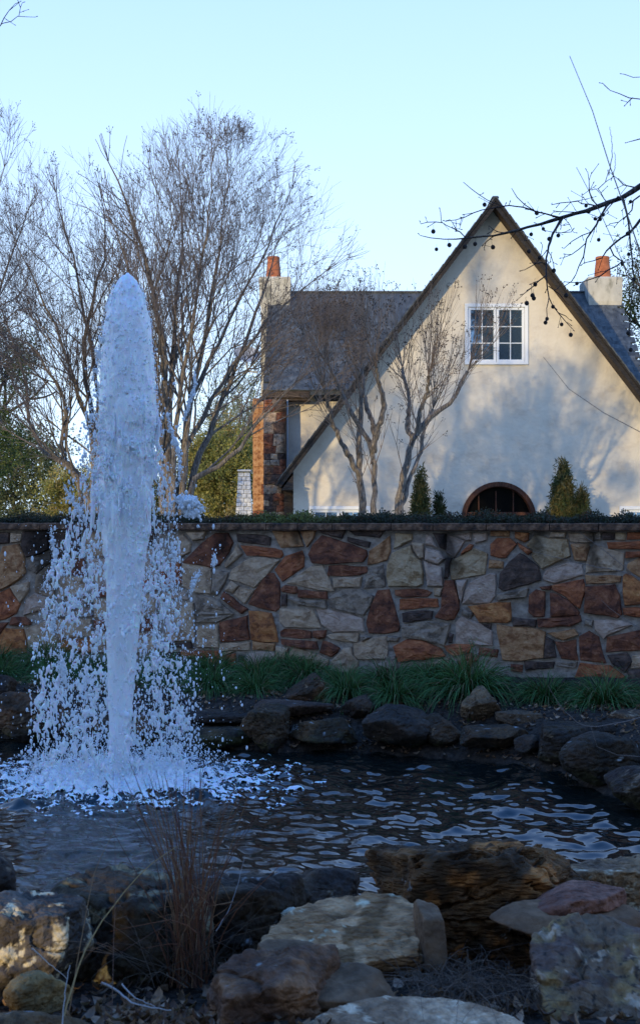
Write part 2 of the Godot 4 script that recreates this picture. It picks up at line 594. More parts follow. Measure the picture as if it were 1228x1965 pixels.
func _wall() -> void:
	var w := thing("stone_wall", "long garden wall of irregular tan and rust flagstones with a flat dark cap", "wall", Vector3(WA.x, 0, WA.z))
	w.rotation.y = -atan2(WD.z, WD.x)
	var b := MB.new()
	var nx := 240
	var ny := 40
	for j in ny + 1:
		for i in nx + 1:
			var u := -2.0 + 9.8 * i / nx
			var y := -0.1 + 1.77 * j / ny
			b.vert(Vector3(u, y, rough.get_noise_2d(u * 1.7, y * 1.7) * 0.012 + 0.004), Color.WHITE * lerpf(1.0, stain(u, y), 0.8))
	for j in ny:
		for i in nx:
			var a := j * (nx + 1) + i
			b.quad(a, a + nx + 1, a + nx + 2, a + 1)
	var s := b.v.size()
	b.box(Vector3(-2.0, -0.1, -0.4), Vector3(7.8, 1.67, -0.02))
	put("mortar_core", b.mesh(Vector3.ZERO, true, true), M.mortar, w)
	rng.seed = 21
	_stones(w)
	stone_rows(w, -2.0, -0.02, 0.35, 1.66, 0.12, 0.3, "ttprbogd")
	stone_rows(w, 6.13, 7.8, 0.35, 1.66, 0.12, 0.3, "ttprbogr")
	# cap of flat slabs that oversail the face
	var x := -2.0
	for l in [0.5, 0.42, 0.47, 0.6, 0.49, 0.45, 0.52, 0.41, 0.46, 0.43, 0.29, 0.32, 0.53, 0.37, 0.46, 0.53, 0.4, 0.5, 0.45, 0.4, 0.5]:
		var cb := MB.new()
		var n := 8
		for k in n + 1:
			var u: float = x + 0.004 + (l - 0.008) * k / n
			var wv := rough.get_noise_2d(u * 2.0, 9.0) * 0.016
			var tp := 1.733 + rough.get_noise_2d(u * 1.2, 4.0) * 0.006
			for q in [Vector2(0.075 + wv, 1.668 + wv * 0.4), Vector2(0.082 + wv, 1.676), Vector2(0.08 + wv * 1.3, tp - 0.008), Vector2(0.07 + wv, tp), Vector2(-0.45, tp - 0.003), Vector2(-0.45, 1.67)]:
				cb.vert(Vector3(u, q.y, q.x))
		for k in n:
			for j in 6:
				cb.quad(k * 6 + j, k * 6 + (j + 1) % 6, k * 6 + 6 + (j + 1) % 6, k * 6 + 6 + j)
		for k in [0, n * 6]:
			cb.quad(k, k + 1, k + 3, k + 4)
			cb.tri(k, k + 4, k + 5)
			cb.tri(k + 1, k + 2, k + 3)
		cb.outward(Vector3(x + l * 0.5, 1.7, -0.2))
		var o := put("cap_stone", cb.mesh(Vector3(x, 1.67, 0), false, true), M.cap, w)
		o.position = Vector3(x, 1.67, 0)
		x += l

func _stones(w: Node3D) -> void:
	_stone(w, "o", [0, 1370, 55, 1508, 221, 1533, 276, 1429, 294, 1268, 230, 1195, 0, 1087])
	_stone(w, "d", [0, 1645, 125, 1637, 120, 1540, 0, 1532])
	_stone(w, "t", [138, 1637, 267, 1634, 249, 1557, 138, 1549])
	_stone(w, "d", [276, 1654, 540, 1662, 540, 1487, 440, 1438, 304, 1413, 258, 1509])
	_stone(w, "t", [129, 1130, 340, 1181, 322, 1084, 244, 979])
	_stone(w, "r", [0, 1063, 120, 1113, 166, 1042, 240, 971, 194, 881, 83, 822, 0, 804])
	_stone(w, "b", [148, 840, 285, 847, 358, 797, 340, 768, 120, 763])
	_stone(w, "b", [0, 788, 111, 791, 0, 659])
	_stone(w, "n", [0, 626, 74, 733, 267, 730, 304, 611, 304, 498, 0, 473])
	_stone(w, "t", [285, 735, 386, 765, 549, 833, 639, 636, 630, 532, 340, 512])
	_stone(w, "p", [267, 859, 304, 1012, 395, 1070, 513, 1032, 531, 936])
	_stone(w, "t", [395, 1158, 404, 1238, 549, 1343, 639, 1257, 594, 1033, 513, 1048, 386, 1085])
	_stone(w, "g", [368, 1406, 549, 1463, 567, 1367, 404, 1254, 313, 1301])
	_stone(w, "d", [567, 1654, 872, 1655, 863, 1433, 639, 1424, 567, 1471])
	_stone(w, "b", [657, 1408, 907, 1418, 951, 1245, 657, 1257])
	_stone(w, "t", [657, 1233, 951, 1229, 907, 1039, 639, 1034])
	_stone(w, "g", [567, 985, 996, 1024, 996, 867, 585, 850])
	_stone(w, "t", [585, 826, 996, 843, 996, 685, 657, 652])
	_stone(w, "n", [657, 629, 996, 662, 996, 535, 657, 517])
	_stone(w, "t", [925, 1647, 1346, 1656, 1346, 1515, 1108, 1420, 934, 1434])
	_stone(w, "p", [978, 1403, 1172, 1397, 1329, 1484, 1329, 1249, 1108, 1121, 969, 1237])
	_stone(w, "r", [1013, 1096, 1329, 1218, 1647, 1207, 1647, 1114, 1022, 1041])
	_stone(w, "t", [1022, 1017, 1647, 1090, 1647, 897, 1022, 859])
	_stone(w, "b", [1022, 836, 1647, 873, 1647, 749, 1022, 741])
	_stone(w, "t", [1022, 717, 1647, 726, 1647, 555, 1022, 528])
	_stone(w, "d", [1372, 1656, 1647, 1657, 1647, 1517, 1372, 1500])
	_stone(w, "p", [1372, 1477, 1647, 1494, 1647, 1238, 1372, 1250])
	_stone(w, "t", [1846, 1614, 1921, 1623, 1995, 1547, 1986, 1471, 1846, 1402])
	_stone(w, "t", [1949, 1648, 2151, 1657, 2115, 1590, 2023, 1572])
	_stone(w, "b", [2151, 1590, 2234, 1641, 2361, 1641, 2406, 1557, 2370, 1474, 2279, 1355, 2179, 1337, 1912, 1377])
	_stone(w, "d", [2442, 1633, 2720, 1625, 2763, 1601, 2763, 1530, 2622, 1546, 2451, 1566])
	_stone(w, "t", [2451, 1537, 2497, 1458, 2442, 1407, 2334, 1331, 2325, 1373, 2397, 1465])
	_stone(w, "r", [2478, 1531, 2614, 1532, 2872, 1492, 2882, 1455, 2862, 1427, 2539, 1443])
	_stone(w, "t", [2377, 1282, 2398, 1315, 2524, 1401, 2609, 1429, 2723, 1426, 2857, 1408, 2664, 1202, 2614, 1155, 2367, 1231])
	_stone(w, "t", [2388, 1214, 2469, 1173, 2406, 1105, 2325, 1129])
	_stone(w, "t", [2469, 1165, 2613, 1134, 2523, 1016, 2415, 1089])
	_stone(w, "b", [2325, 1117, 2550, 966, 2487, 923, 2288, 1062])
	_stone(w, "b", [2549, 1010, 2624, 1146, 2728, 1291, 2798, 1292, 2852, 1205, 2852, 988, 2817, 950, 2664, 975])
	_stone(w, "g", [2215, 1321, 2361, 1289, 2334, 1205, 2256, 1082, 2197, 1094])
	_stone(w, "t", [1912, 1369, 2032, 1365, 2160, 1337, 2197, 1321, 2188, 1093, 2050, 1104, 1912, 1165])
	_stone(w, "g", [2041, 1091, 2243, 1052, 2415, 922, 2041, 905])
	_stone(w, "g", [2050, 880, 2279, 902, 2406, 909, 2261, 843, 2050, 838])
	_stone(w, "t", [1791, 1019, 2023, 1015, 2041, 677, 1744, 652])
	_stone(w, "t", [2059, 796, 2261, 822, 2270, 616, 2059, 610])
	_stone(w, "b", [2279, 843, 2541, 908, 2568, 691, 2288, 667])
	_stone(w, "n", [2559, 950, 2664, 947, 2778, 936, 2842, 683, 2684, 678, 2584, 694])
	_stone(w, "t", [2279, 650, 2573, 675, 2568, 600, 2279, 587])
	_stone(w, "o", [2594, 685, 2664, 678, 2808, 663, 2798, 598, 2664, 608, 2594, 602])
	_stone(w, "r", [1902, 576, 2270, 591, 2279, 524, 1902, 512])
	_stone(w, "d", [1716, 634, 1995, 659, 2013, 600, 1725, 592])
	_stone(w, "t", [2279, 574, 2424, 587, 2288, 537])
	_stone(w, "r", [2004, 473, 2424, 570, 2451, 396, 2013, 372])
	_stone(w, "d", [2460, 555, 2515, 548, 2506, 498, 2460, 496])
	_stone(w, "p", [2564, 568, 2664, 590, 2817, 590, 2817, 409, 2488, 389])
	_stone(w, "d", [1697, 557, 1893, 563, 1893, 461, 1697, 446])
	_stone(w, "r", [1874, 435, 2004, 481, 2004, 380, 1865, 375])
	_stone(w, "r", [1697, 1349, 1893, 1377, 1902, 1190, 1697, 1119])
	_stone(w, "p", [1716, 1094, 1939, 1106, 1967, 1039, 1716, 1034])
	_stone(w, "o", [2779, 1667, 3029, 1662, 3081, 1526, 2863, 1515])
	_stone(w, "o", [3050, 1662, 3194, 1672, 3174, 1605, 3112, 1517])
	_stone(w, "d", [3215, 1682, 3469, 1678, 3429, 1596, 3245, 1644])
	_stone(w, "d", [3489, 1673, 3820, 1674, 3770, 1607, 3550, 1625])
	_stone(w, "d", [3479, 1611, 3690, 1568, 3670, 1516, 3479, 1577])
	_stone(w, "b", [3122, 1459, 3163, 1546, 3245, 1624, 3327, 1605, 3408, 1577, 3650, 1501, 3660, 1453, 3620, 1395, 3286, 1373, 3153, 1381])
	_stone(w, "o", [3680, 1492, 3859, 1626, 3869, 1493, 3840, 1417, 3660, 1367])
	_stone(w, "r", [2905, 1438, 3060, 1492, 3081, 1439, 3076, 1351, 2879, 1217, 2800, 1319])
	_stone(w, "t", [2915, 1203, 3081, 1313, 3143, 1352, 3256, 1363, 3358, 1142, 3225, 1145])
	_stone(w, "b", [3307, 1364, 3650, 1357, 3670, 1310, 3590, 1280, 3296, 1276])
	_stone(w, "t", [3353, 1258, 3610, 1271, 3600, 1184, 3358, 1171])
	_stone(w, "g", [3670, 1339, 3800, 1373, 3825, 1178, 3630, 1166])
	_stone(w, "b", [2863, 1154, 2905, 1184, 3009, 1175, 3029, 1117, 2977, 1107, 2873, 1125])
	_stone(w, "d", [2873, 1100, 2920, 1101, 2915, 1003, 2868, 1002])
	_stone(w, "b", [3029, 1147, 3286, 1131, 3296, 1069, 3029, 1083])
	_stone(w, "g", [2926, 1067, 3286, 1054, 3286, 991, 3009, 1020])
	_stone(w, "g", [3307, 1074, 3368, 1123, 3479, 1163, 3610, 1161, 3715, 1100, 3690, 1023, 3630, 936, 3520, 953, 3327, 987])
	_stone(w, "t", [2847, 977, 3163, 974, 3240, 821, 3081, 807, 2905, 817, 2847, 870])
	_stone(w, "p", [3199, 975, 3327, 977, 3620, 907, 3635, 792, 3347, 780, 3245, 850])
	_stone(w, "b", [3750, 1148, 3854, 1164, 3874, 1122, 3931, 923, 3950, 838, 3940, 800, 3823, 783, 3675, 779, 3655, 869, 3690, 1004])
	_stone(w, "b", [2858, 772, 2894, 798, 3143, 780, 3148, 721, 3029, 718, 2863, 733])
	_stone(w, "b", [3163, 790, 3286, 798, 3276, 735, 3225, 719, 3163, 736])
	_stone(w, "t", [3286, 754, 3368, 776, 3580, 776, 3580, 704, 3540, 694, 3327, 717])
	_stone(w, "g", [3595, 753, 3650, 764, 3690, 746, 3620, 701])
	_stone(w, "t", [3540, 684, 3690, 736, 3830, 759, 3845, 564, 3580, 551, 3540, 578])
	_stone(w, "b", [2863, 714, 3194, 694, 3215, 622, 3050, 626, 2873, 665])
	_stone(w, "b", [3256, 705, 3327, 688, 3408, 642, 3388, 603, 3337, 563, 3225, 598])
	_stone(w, "t", [2821, 644, 2936, 628, 2873, 411, 2821, 409])
	_stone(w, "t", [2957, 629, 3060, 622, 3194, 577, 3174, 538, 3081, 525, 3040, 485, 2894, 412])
	_stone(w, "t", [3215, 588, 3307, 542, 3286, 426, 3050, 417, 3081, 506, 3163, 528])
	_stone(w, "t", [3337, 534, 3449, 643, 3520, 655, 3530, 588, 3580, 532, 3570, 436, 3307, 426])
	_stone(w, "g", [3750, 509, 3820, 549, 3917, 552, 3917, 448])
	_stone(w, "c", [3912, 1645, 4060, 1636, 4065, 1594, 3902, 1512])
	_stone(w, "c", [3883, 1474, 3971, 1513, 4050, 1546, 4070, 1475, 4138, 1410, 4162, 1306, 4158, 1212, 4109, 1187, 3942, 1190, 3853, 1188, 3833, 1283, 3843, 1369])
	_stone(w, "t", [4060, 1570, 4167, 1561, 4167, 1438, 4128, 1429, 4079, 1504])
	_stone(w, "p", [4187, 1637, 4235, 1618, 4284, 1524, 4177, 1552])
	_stone(w, "d", [4245, 1646, 4356, 1647, 4361, 1506, 4303, 1524])
	_stone(w, "p", [4371, 1637, 4524, 1582, 4428, 1441, 4361, 1487])
	_stone(w, "p", [4428, 1637, 4572, 1657, 4572, 1591, 4543, 1582])
	_stone(w, "p", [4591, 1647, 4714, 1648, 4714, 1592, 4610, 1563])
	_stone(w, "p", [4187, 1524, 4303, 1496, 4351, 1431, 4293, 1383, 4177, 1420])
	_stone(w, "p", [4167, 1410, 4322, 1355, 4332, 1195, 4197, 1193])
	_stone(w, "d", [4361, 1440, 4409, 1440, 4380, 1271, 4342, 1261])
	_stone(w, "r", [4505, 1497, 4562, 1554, 4591, 1549, 4572, 1507, 4486, 1465])
	_stone(w, "c", [4400, 1412, 4486, 1460, 4610, 1526, 4714, 1480, 4695, 1303, 4409, 1253, 4390, 1346])
	_stone(w, "t", [4255, 1180, 4332, 1181, 4313, 1110, 4255, 1114])
	_stone(w, "b", [3912, 1156, 4021, 1167, 4197, 1160, 4235, 1137, 4197, 1108, 3991, 1095, 3912, 1113])
	_stone(w, "r", [3952, 1080, 4284, 1091, 4293, 1016, 3952, 990])
	_stone(w, "d", [3976, 962, 4060, 978, 4245, 987, 4235, 916, 3981, 882])
	_stone(w, "b", [4351, 1247, 4428, 1244, 4472, 1095, 4476, 1001, 4428, 916, 4371, 905, 4264, 931, 4322, 1017, 4322, 1111])
	_stone(w, "p", [4448, 1249, 4539, 1255, 4496, 1062, 4472, 1095])
	_stone(w, "p", [4529, 1180, 4562, 1227, 4733, 1308, 4790, 1309, 4780, 1119, 4733, 1062, 4496, 1048])
	_stone(w, "n", [4553, 1031, 4695, 1052, 4912, 1070, 4916, 917, 4884, 898, 4648, 897, 4600, 976])
	_stone(w, "r", [4743, 1555, 4799, 1602, 4902, 1611, 4968, 1556, 4874, 1444, 4809, 1444, 4743, 1462])
	_stone(w, "o", [4733, 1429, 4855, 1407, 4846, 1351, 4728, 1359])
	_stone(w, "o", [4743, 1666, 4902, 1667, 4902, 1620, 4743, 1629])
	_stone(w, "d", [4809, 1193, 4826, 1312, 4902, 1409, 4990, 1484, 5029, 1467, 5143, 1377, 5169, 1294, 5169, 1264, 5069, 1224, 5003, 1210, 4849, 1163])
	_stone(w, "g", [4800, 1136, 4915, 1169, 5064, 1189, 5047, 1119, 4915, 1095, 4800, 1084])
	_stone(w, "g", [3971, 853, 4197, 901, 4400, 877, 4351, 698, 4148, 734, 3971, 763])
	_stone(w, "p", [4448, 888, 4496, 945, 4657, 884, 4752, 821, 4761, 705, 4438, 710])
	_stone(w, "g", [4496, 1011, 4600, 976, 4572, 928, 4496, 973])
	_stone(w, "d", [4667, 884, 4743, 886, 4743, 839])
	_stone(w, "o", [4795, 886, 4915, 863, 5130, 855, 5200, 827, 5191, 614, 4915, 579, 4849, 586, 4800, 816])
	_stone(w, "r", [4342, 688, 4448, 710, 4600, 705, 4553, 638, 4428, 602, 4371, 642])
	_stone(w, "r", [3893, 675, 4021, 736, 4148, 730, 4313, 668, 4356, 604, 4177, 565, 3942, 539])
	_stone(w, "b", [4648, 688, 4809, 674, 4799, 609, 4638, 622])
	_stone(w, "b", [4457, 560, 4562, 638, 4638, 613, 4638, 575, 4505, 506])
	_stone(w, "t", [4216, 534, 4380, 591, 4380, 501])
	_stone(w, "g", [3838, 764, 3952, 758, 3932, 714, 3833, 711])
	_stone(w, "g", [3823, 578, 3912, 590, 3932, 486, 3823, 473])
	_stone(w, "d", [4380, 802, 4419, 793, 4409, 718, 4380, 717])
	_stone(w, "d", [4933, 946, 5130, 933, 5121, 872, 4933, 872])
	_stone(w, "n", [4951, 1662, 5066, 1653, 5066, 1592, 5030, 1574, 4951, 1609])
	_stone(w, "r", [4968, 1574, 5101, 1495, 5057, 1469, 4986, 1530])
	_stone(w, "c", [5048, 1548, 5119, 1636, 5242, 1610, 5390, 1602, 5416, 1463, 5180, 1356, 5092, 1451, 5101, 1513])
	_stone(w, "t", [5251, 1654, 5373, 1654, 5364, 1615, 5242, 1619])
	_stone(w, "t", [5394, 1654, 5597, 1655, 5606, 1577, 5529, 1572, 5407, 1580])
	_stone(w, "o", [5416, 1563, 5554, 1568, 5572, 1542, 5537, 1425, 5442, 1428])
	_stone(w, "g", [5606, 1655, 5657, 1655, 5657, 1594, 5614, 1594])
	_stone(w, "d", [5666, 1655, 5772, 1654, 5772, 1597, 5674, 1595])
	_stone(w, "c", [5777, 1654, 5857, 1651, 5857, 1595, 5777, 1595])
	_stone(w, "r", [5874, 1660, 6038, 1660, 6038, 1605, 5870, 1600])
	_stone(w, "r", [5709, 1577, 5978, 1587, 6038, 1588, 6038, 1519, 5726, 1526])
	_stone(w, "t", [5563, 1525, 5614, 1560, 5853, 1492, 5836, 1346, 5537, 1325, 5546, 1429])
	_stone(w, "r", [5861, 1501, 6038, 1506, 6038, 1468, 5861, 1449])
	_stone(w, "o", [5878, 1406, 5978, 1455, 6038, 1455, 6038, 1246, 5870, 1355])
	_stone(w, "n", [5836, 1303, 5878, 1329, 5978, 1253, 6038, 1220, 6038, 1083, 5853, 1062, 5836, 1157])
	_stone(w, "o", [5533, 1308, 5828, 1303, 5819, 1255, 5537, 1238])
	_stone(w, "p", [5180, 1286, 5216, 1348, 5286, 1374, 5407, 1411, 5503, 1394, 5520, 1308, 5286, 1235, 5189, 1260])
	_stone(w, "r", [5259, 1217, 5520, 1277, 5537, 1186, 5485, 1029, 5433, 1072, 5373, 1123, 5259, 1182])
	_stone(w, "b", [5154, 1207, 5259, 1217, 5242, 1182, 5180, 1181])
	_stone(w, "b", [5066, 1135, 5128, 1180, 5198, 1163, 5198, 958, 5110, 956, 5061, 994])
	_stone(w, "b", [5246, 1156, 5294, 1148, 5407, 1089, 5485, 1003, 5477, 977, 5246, 959])
	_stone(w, "b", [5137, 934, 5494, 977, 5503, 925, 5407, 880, 5145, 873])
	_stone(w, "b", [5529, 1212, 5768, 1233, 5811, 1148, 5828, 993, 5794, 962, 5520, 995])
	_stone(w, "r", [5836, 1045, 6038, 1040, 6038, 972, 5844, 985])
	_stone(w, "o", [5224, 823, 5442, 863, 5477, 812, 5355, 765, 5294, 781])
	_stone(w, "d", [5207, 796, 5268, 763, 5294, 624, 5189, 612])
	_stone(w, "b", [5277, 754, 5355, 752, 5459, 777, 5472, 603, 5338, 616])
	_stone(w, "b", [5485, 803, 5563, 849, 5640, 799, 5700, 593, 5490, 604])
	_stone(w, "g", [5529, 943, 5597, 936, 5589, 884, 5529, 900])
	_stone(w, "p", [5606, 936, 5819, 941, 5912, 909, 5717, 818, 5683, 783, 5614, 859])
	_stone(w, "b", [5709, 801, 6038, 878, 6038, 707, 5700, 680])
	_stone(w, "d", [5709, 654, 5870, 685, 5912, 609, 5853, 512, 5751, 586])
	_stone(w, "t", [5912, 652, 6038, 681, 6038, 570, 5895, 548])
	_stone(w, "d", [5022, 580, 5277, 588, 5268, 536, 5039, 510])
	_stone(w, "g", [5281, 588, 5468, 586, 5451, 542, 5286, 554])
	_stone(w, "r", [5494, 582, 5734, 569, 5853, 487, 5836, 434, 5451, 455])
	_stone(w, "d", [5878, 539, 6038, 553, 6038, 433, 5878, 427])
	_stone(w, "b", [4915, 550, 5013, 549, 5013, 492, 4915, 497])
# ---------------------------------------------------------------- house
const HB := Vector3(3.43, 0.2, -28.0)

func bx(lo: Vector3, hi: Vector3, bev := 0.0, off := Vector3.ZERO) -> ArrayMesh:
	var b := MB.new()
	b.box(lo, hi, bev)
	return b.mesh(off, false)

func sub(called: String, lo: Vector3, hi: Vector3, m: Material, parent: Node3D, base: Vector3, bev := 0.0) -> MeshInstance3D:
	var c := Vector3((lo.x + hi.x) * 0.5, lo.y, (lo.z + hi.z) * 0.5)
	var o := put(called, bx(lo, hi, bev, c), m, parent)
	o.position = c - base
	return o

func window(h: Node3D, x0: float, x1: float, y0: float, y1: float, z: float) -> void:
	var fr := MB.new()
	var e := 0.07
	fr.box(Vector3(x0, y1 - e, z - 0.05), Vector3(x1, y1, z + 0.035), 0.006)
	fr.box(Vector3(x0, y0, z - 0.05), Vector3(x1, y0 + e * 0.7, z + 0.045), 0.006)
	fr.box(Vector3(x0, y0 + e * 0.7, z - 0.05), Vector3(x0 + e, y1 - e, z + 0.035), 0.006)
	fr.box(Vector3(x1 - e, y0 + e * 0.7, z - 0.05), Vector3(x1, y1 - e, z + 0.035), 0.006)
	var b := Vector3((x0 + x1) * 0.5, y0, z)
	var w := put("window", fr.mesh(b, false), M.white_paint, h)
	w.position = b - HB
	var half := (x1 - x0 - 2 * e) * 0.5
	for k in 2:
		var a := x0 + e + k * half + 0.004
		var c := a + half - 0.008
		var lo := y0 + e * 0.7 + 0.004
		var hi := y1 - e - 0.004
		var s := 0.05
		var sb := MB.new()
		sb.box(Vector3(a, lo, z - 0.045), Vector3(c, lo + s, z + 0.012), 0.005)
		sb.box(Vector3(a, hi - s, z - 0.045), Vector3(c, hi, z + 0.012), 0.005)
		sb.box(Vector3(a, lo + s, z - 0.045), Vector3(a + s, hi - s, z + 0.012), 0.005)
		sb.box(Vector3(c - s, lo + s, z - 0.045), Vector3(c, hi - s, z + 0.012), 0.005)
		put("sash", sb.mesh(b, false), M.white_paint, w)
		var gx := (c - a - 2 * s) / 2.0
		var gy := (hi - lo - 2 * s) / 3.0
		for i in 2:
			for j in 3:
				var p := put("pane", bx(Vector3(a + s + i * gx, lo + s + j * gy, z - 0.03), Vector3(a + s + (i + 1) * gx, lo + s + (j + 1) * gy, z - 0.022), 0.0, Vector3(a + s + (i + 0.5) * gx, lo + s + (j + 0.5) * gy, z - 0.026)), M.glass, w)
				p.position = Vector3(a + s + (i + 0.5) * gx, lo + s + (j + 0.5) * gy, z - 0.026) - b
				p.rotation = Vector3(rng.randf_range(-0.006, 0.006), rng.randf_range(-0.006, 0.006), 0)
		var mb := MB.new()
		mb.box(Vector3(a + s + gx - 0.009, lo + s, z - 0.022), Vector3(a + s + gx + 0.009, hi - s, z - 0.006))
		for j in 2:
			mb.box(Vector3(a + s, lo + s + (j + 1) * gy - 0.009, z - 0.0225), Vector3(c - s, lo + s + (j + 1) * gy + 0.009, z - 0.0085))
		put("glazing_bar", mb.mesh(b, false), M.white_paint, w)

func lathe(b: MB, prof: Array, n: int, at: Vector3) -> void:
	var s := b.v.size()
	for q in prof:
		for k in n:
			var t := TAU * k / n
			b.vert(at + Vector3(q[0] * cos(t), q[1], q[0] * sin(t)))
	for i in prof.size() - 1:
		for k in n:
			b.quad(s + i * n + k, s + (i + 1) * n + k, s + (i + 1) * n + (k + 1) % n, s + i * n + (k + 1) % n)

func _house() -> void:
	rng.seed = 31
	var h := thing("house", "cream stucco house with a steep gable, slate side wing and two terracotta chimney pots", "house", HB)
	var ax := 3.43
	var ay := 8.07
	var sl := 1.308
	var uv := Vector2(1, sl).normalized()
	var dn := Vector2(uv.y, -uv.x)
	# gable wall with its openings cut out
	var poly := CSGPolygon3D.new()
	poly.name = "gable_wall"
	var ty := ay - 0.09
	var wx := ax + 0.529
	poly.polygon = PackedVector2Array([Vector2(-wx, -0.3), Vector2(wx, -0.3), Vector2(wx, ty - wx * sl - 0.2), Vector2(0, ty - 0.2), Vector2(-wx, ty - wx * sl - 0.2)])
	poly.depth = 7.5
	poly.material = M.stucco
	h.add_child(poly)
	for q in [[2.87, 4.14, 4.86, 6.08], [-0.22, 1.0, 0.75, 2.05], [5.94, 7.16, 0.75, 2.05]]:
		var c := CSGBox3D.new()
		c.name = "opening"
		c.operation = CSGShape3D.OPERATION_SUBTRACTION
		c.size = Vector3(q[1] - q[0], q[3] - q[2], 0.3)
		c.position = Vector3((q[0] + q[1]) * 0.5, (q[2] + q[3]) * 0.5, -28.0) - HB
		c.material = M.stucco
		poly.add_child(c, true)
	var cc := CSGCylinder3D.new()
	cc.name = "arch_opening"
	cc.operation = CSGShape3D.OPERATION_SUBTRACTION
	cc.radius = 0.745
	cc.height = 0.5
	cc.sides = 48
	cc.rotation.x = PI / 2
	cc.position = Vector3(3.55, 1.79, -28.0) - HB
	cc.material = M.stucco
	poly.add_child(cc)
	var cb := CSGBox3D.new()
	cb.name = "door_opening"
	cb.operation = CSGShape3D.OPERATION_SUBTRACTION
	cb.size = Vector3(1.49, 1.65, 0.5)
	cb.position = Vector3(3.55, 0.98, -28.0) - HB
	cb.material = M.stucco
	poly.add_child(cb)
	window(h, 2.873, 4.137, 4.863, 6.077, -28.0)
	window(h, -0.217, 0.997, 0.753, 2.047, -28.0)
	window(h, 5.943, 7.157, 0.753, 2.047, -28.0)
	# arched door
	var db := MB.new()
	var n := 28
	for k in n + 1:
		var t := PI * k / n
		for q in [[0.743, -28.16], [0.743, -27.96], [0.655, -27.96], [0.635, -28.0], [0.635, -28.16]]:
			db.vert(Vector3(3.55 + q[0] * cos(t), 1.79 + q[0] * sin(t), q[1]))
	for k in n:
		for j in 4:
			db.quad(k * 5 + j, k * 5 + j + 1, k * 5 + j + 6, k * 5 + j + 5)
	db.box(Vector3(2.807, 0.2, -28.16), Vector3(2.915, 1.79, -27.96), 0.006)
	db.box(Vector3(4.185, 0.2, -28.16), Vector3(4.293, 1.79, -27.96), 0.006)
	var dbase := Vector3(3.55, 0.2, -28.0)
	var door := put("arched_doorway", db.mesh(dbase, false), M.door_wood, h)
	door.position = dbase - HB
	var pp := PackedVector2Array()
	for k in n + 1:
		pp.append(Vector2(cos(PI * k / n), sin(PI * k / n)) * 0.66)
	var gb := MB.new()
	gb.prism(pp, -0.012, 0.0)
	var gp := put("fanlight_pane", gb.mesh(Vector3.ZERO, false), M.dark_glass, door)
	gp.position = Vector3(3.55, 1.79, -28.1) - dbase
	sub("door_leaf", Vector3(2.915, 0.2, -28.16), Vector3(4.185, 1.79, -28.1), M.door_wood, door, dbase)
	sub("transom", Vector3(2.9, 1.86, -28.1), Vector3(4.2, 1.93, -28.04), M.door_wood, door, dbase, 0.005)
	for q in [3.16, 3.505, 3.85]:
		sub("mullion", Vector3(q - 0.012, 1.931, -28.1), Vector3(q + 0.012, 2.35, -28.07), M.door_wood, door, dbase)
	# gable roof
	for s in [-1.0, 1.0]:
		var strip := func(t0: float, t1: float, z0: float, z1: float, ext: float) -> ArrayMesh:
			var b := MB.new()
			var tip := Vector2(-4.289 - ext * uv.x, ay - 5.61 - ext * uv.y)
			var q := PackedVector2Array([Vector2(0, ay - t0 / uv.x), tip + dn * t0, tip + dn * t1, Vector2(0, ay - t1 / uv.x)])
			for k in 4:
				q[k] = Vector2(ax + q[k].x * -s if s > 0 else ax + q[k].x, q[k].y)
			b.prism(q, z0, z1)
			return b.mesh(HB, false)
		put("gable_roof", strip.call(0.0, 0.06, -35.5, -27.58, 0.0), M.fascia, h)
		put("fascia", strip.call(0.026, 0.105, -27.579, -27.54, -0.004), M.fascia, h)
		put("drip_edge", strip.call(-0.012, 0.024, -27.59, -27.51, 0.012), M.fascia, h)
		put("soffit", strip.call(0.061, 0.088, -27.995, -27.58, -0.02), M.dark_wood, h)
		var b := MB.new()
		var q2 := PackedVector2Array([Vector2(-4.20, 2.36), Vector2(-3.96, 2.36), Vector2(-3.96, 2.66), Vector2(-4.17, 2.385)])
		for k in 4:
			q2[k] = Vector2(ax - q2[k].x if s > 0 else ax + q2[k].x, q2[k].y)
		b.prism(q2, -33.0, -27.58)
		put("eave_return", b.mesh(HB, false), M.dark_wood, h)
		sub("shade_gap_box", Vector3(ax + s * 4.06 - 0.09, 0.2, -28.6), Vector3(ax + s * 4.06 + 0.09, 2.36, -28.2), M.dark_wood, h, HB)  # dark box stands in for the shaded gap below the eave
	# slate edges that show along the verge
	for s in [-1.0, 1.0]:
		for k in 34:
			var t := 0.1 + k * 0.205
			var p := Vector2(ax + s * t * uv.x, ay - t * uv.y)
			var o := put("verge_slate", _slate(0), M["slate_%d" % (rng.randi() % 4)], h)
			o.transform = Transform3D(Basis(Vector3(0, 0, -1) * 1.0, Vector3(s * uv.y, uv.x, 0), Vector3(s * uv.x, -uv.y, 0)) * Basis(Vector3.RIGHT, 0.05), Vector3(p.x, p.y, -27.61 + rng.randf_range(-0.01, 0.01)) + Vector3(s * uv.y, uv.x, 0) * 0.022 - HB)
	# ridge piece at the peak
	sub("ridge_cap", Vector3(ax - 0.07, ay - 0.005, -35.5), Vector3(ax + 0.07, ay + 0.05, -27.51), M.slate_0, h, HB, 0.02)
	# small round vent
	var vb := MB.new()
	lathe(vb, [[0.0, 0.02], [0.035, 0.02], [0.05, 0.012], [0.055, 0.0]], 16, Vector3.ZERO)
	var vo := put("wall_vent", vb.mesh(), M.white_stucco, h)
	vo.transform = Transform3D(Basis(Vector3.RIGHT, PI / 2), Vector3(2.57, 6.44, -27.998) - HB)
	_wing(h)

var slates := []

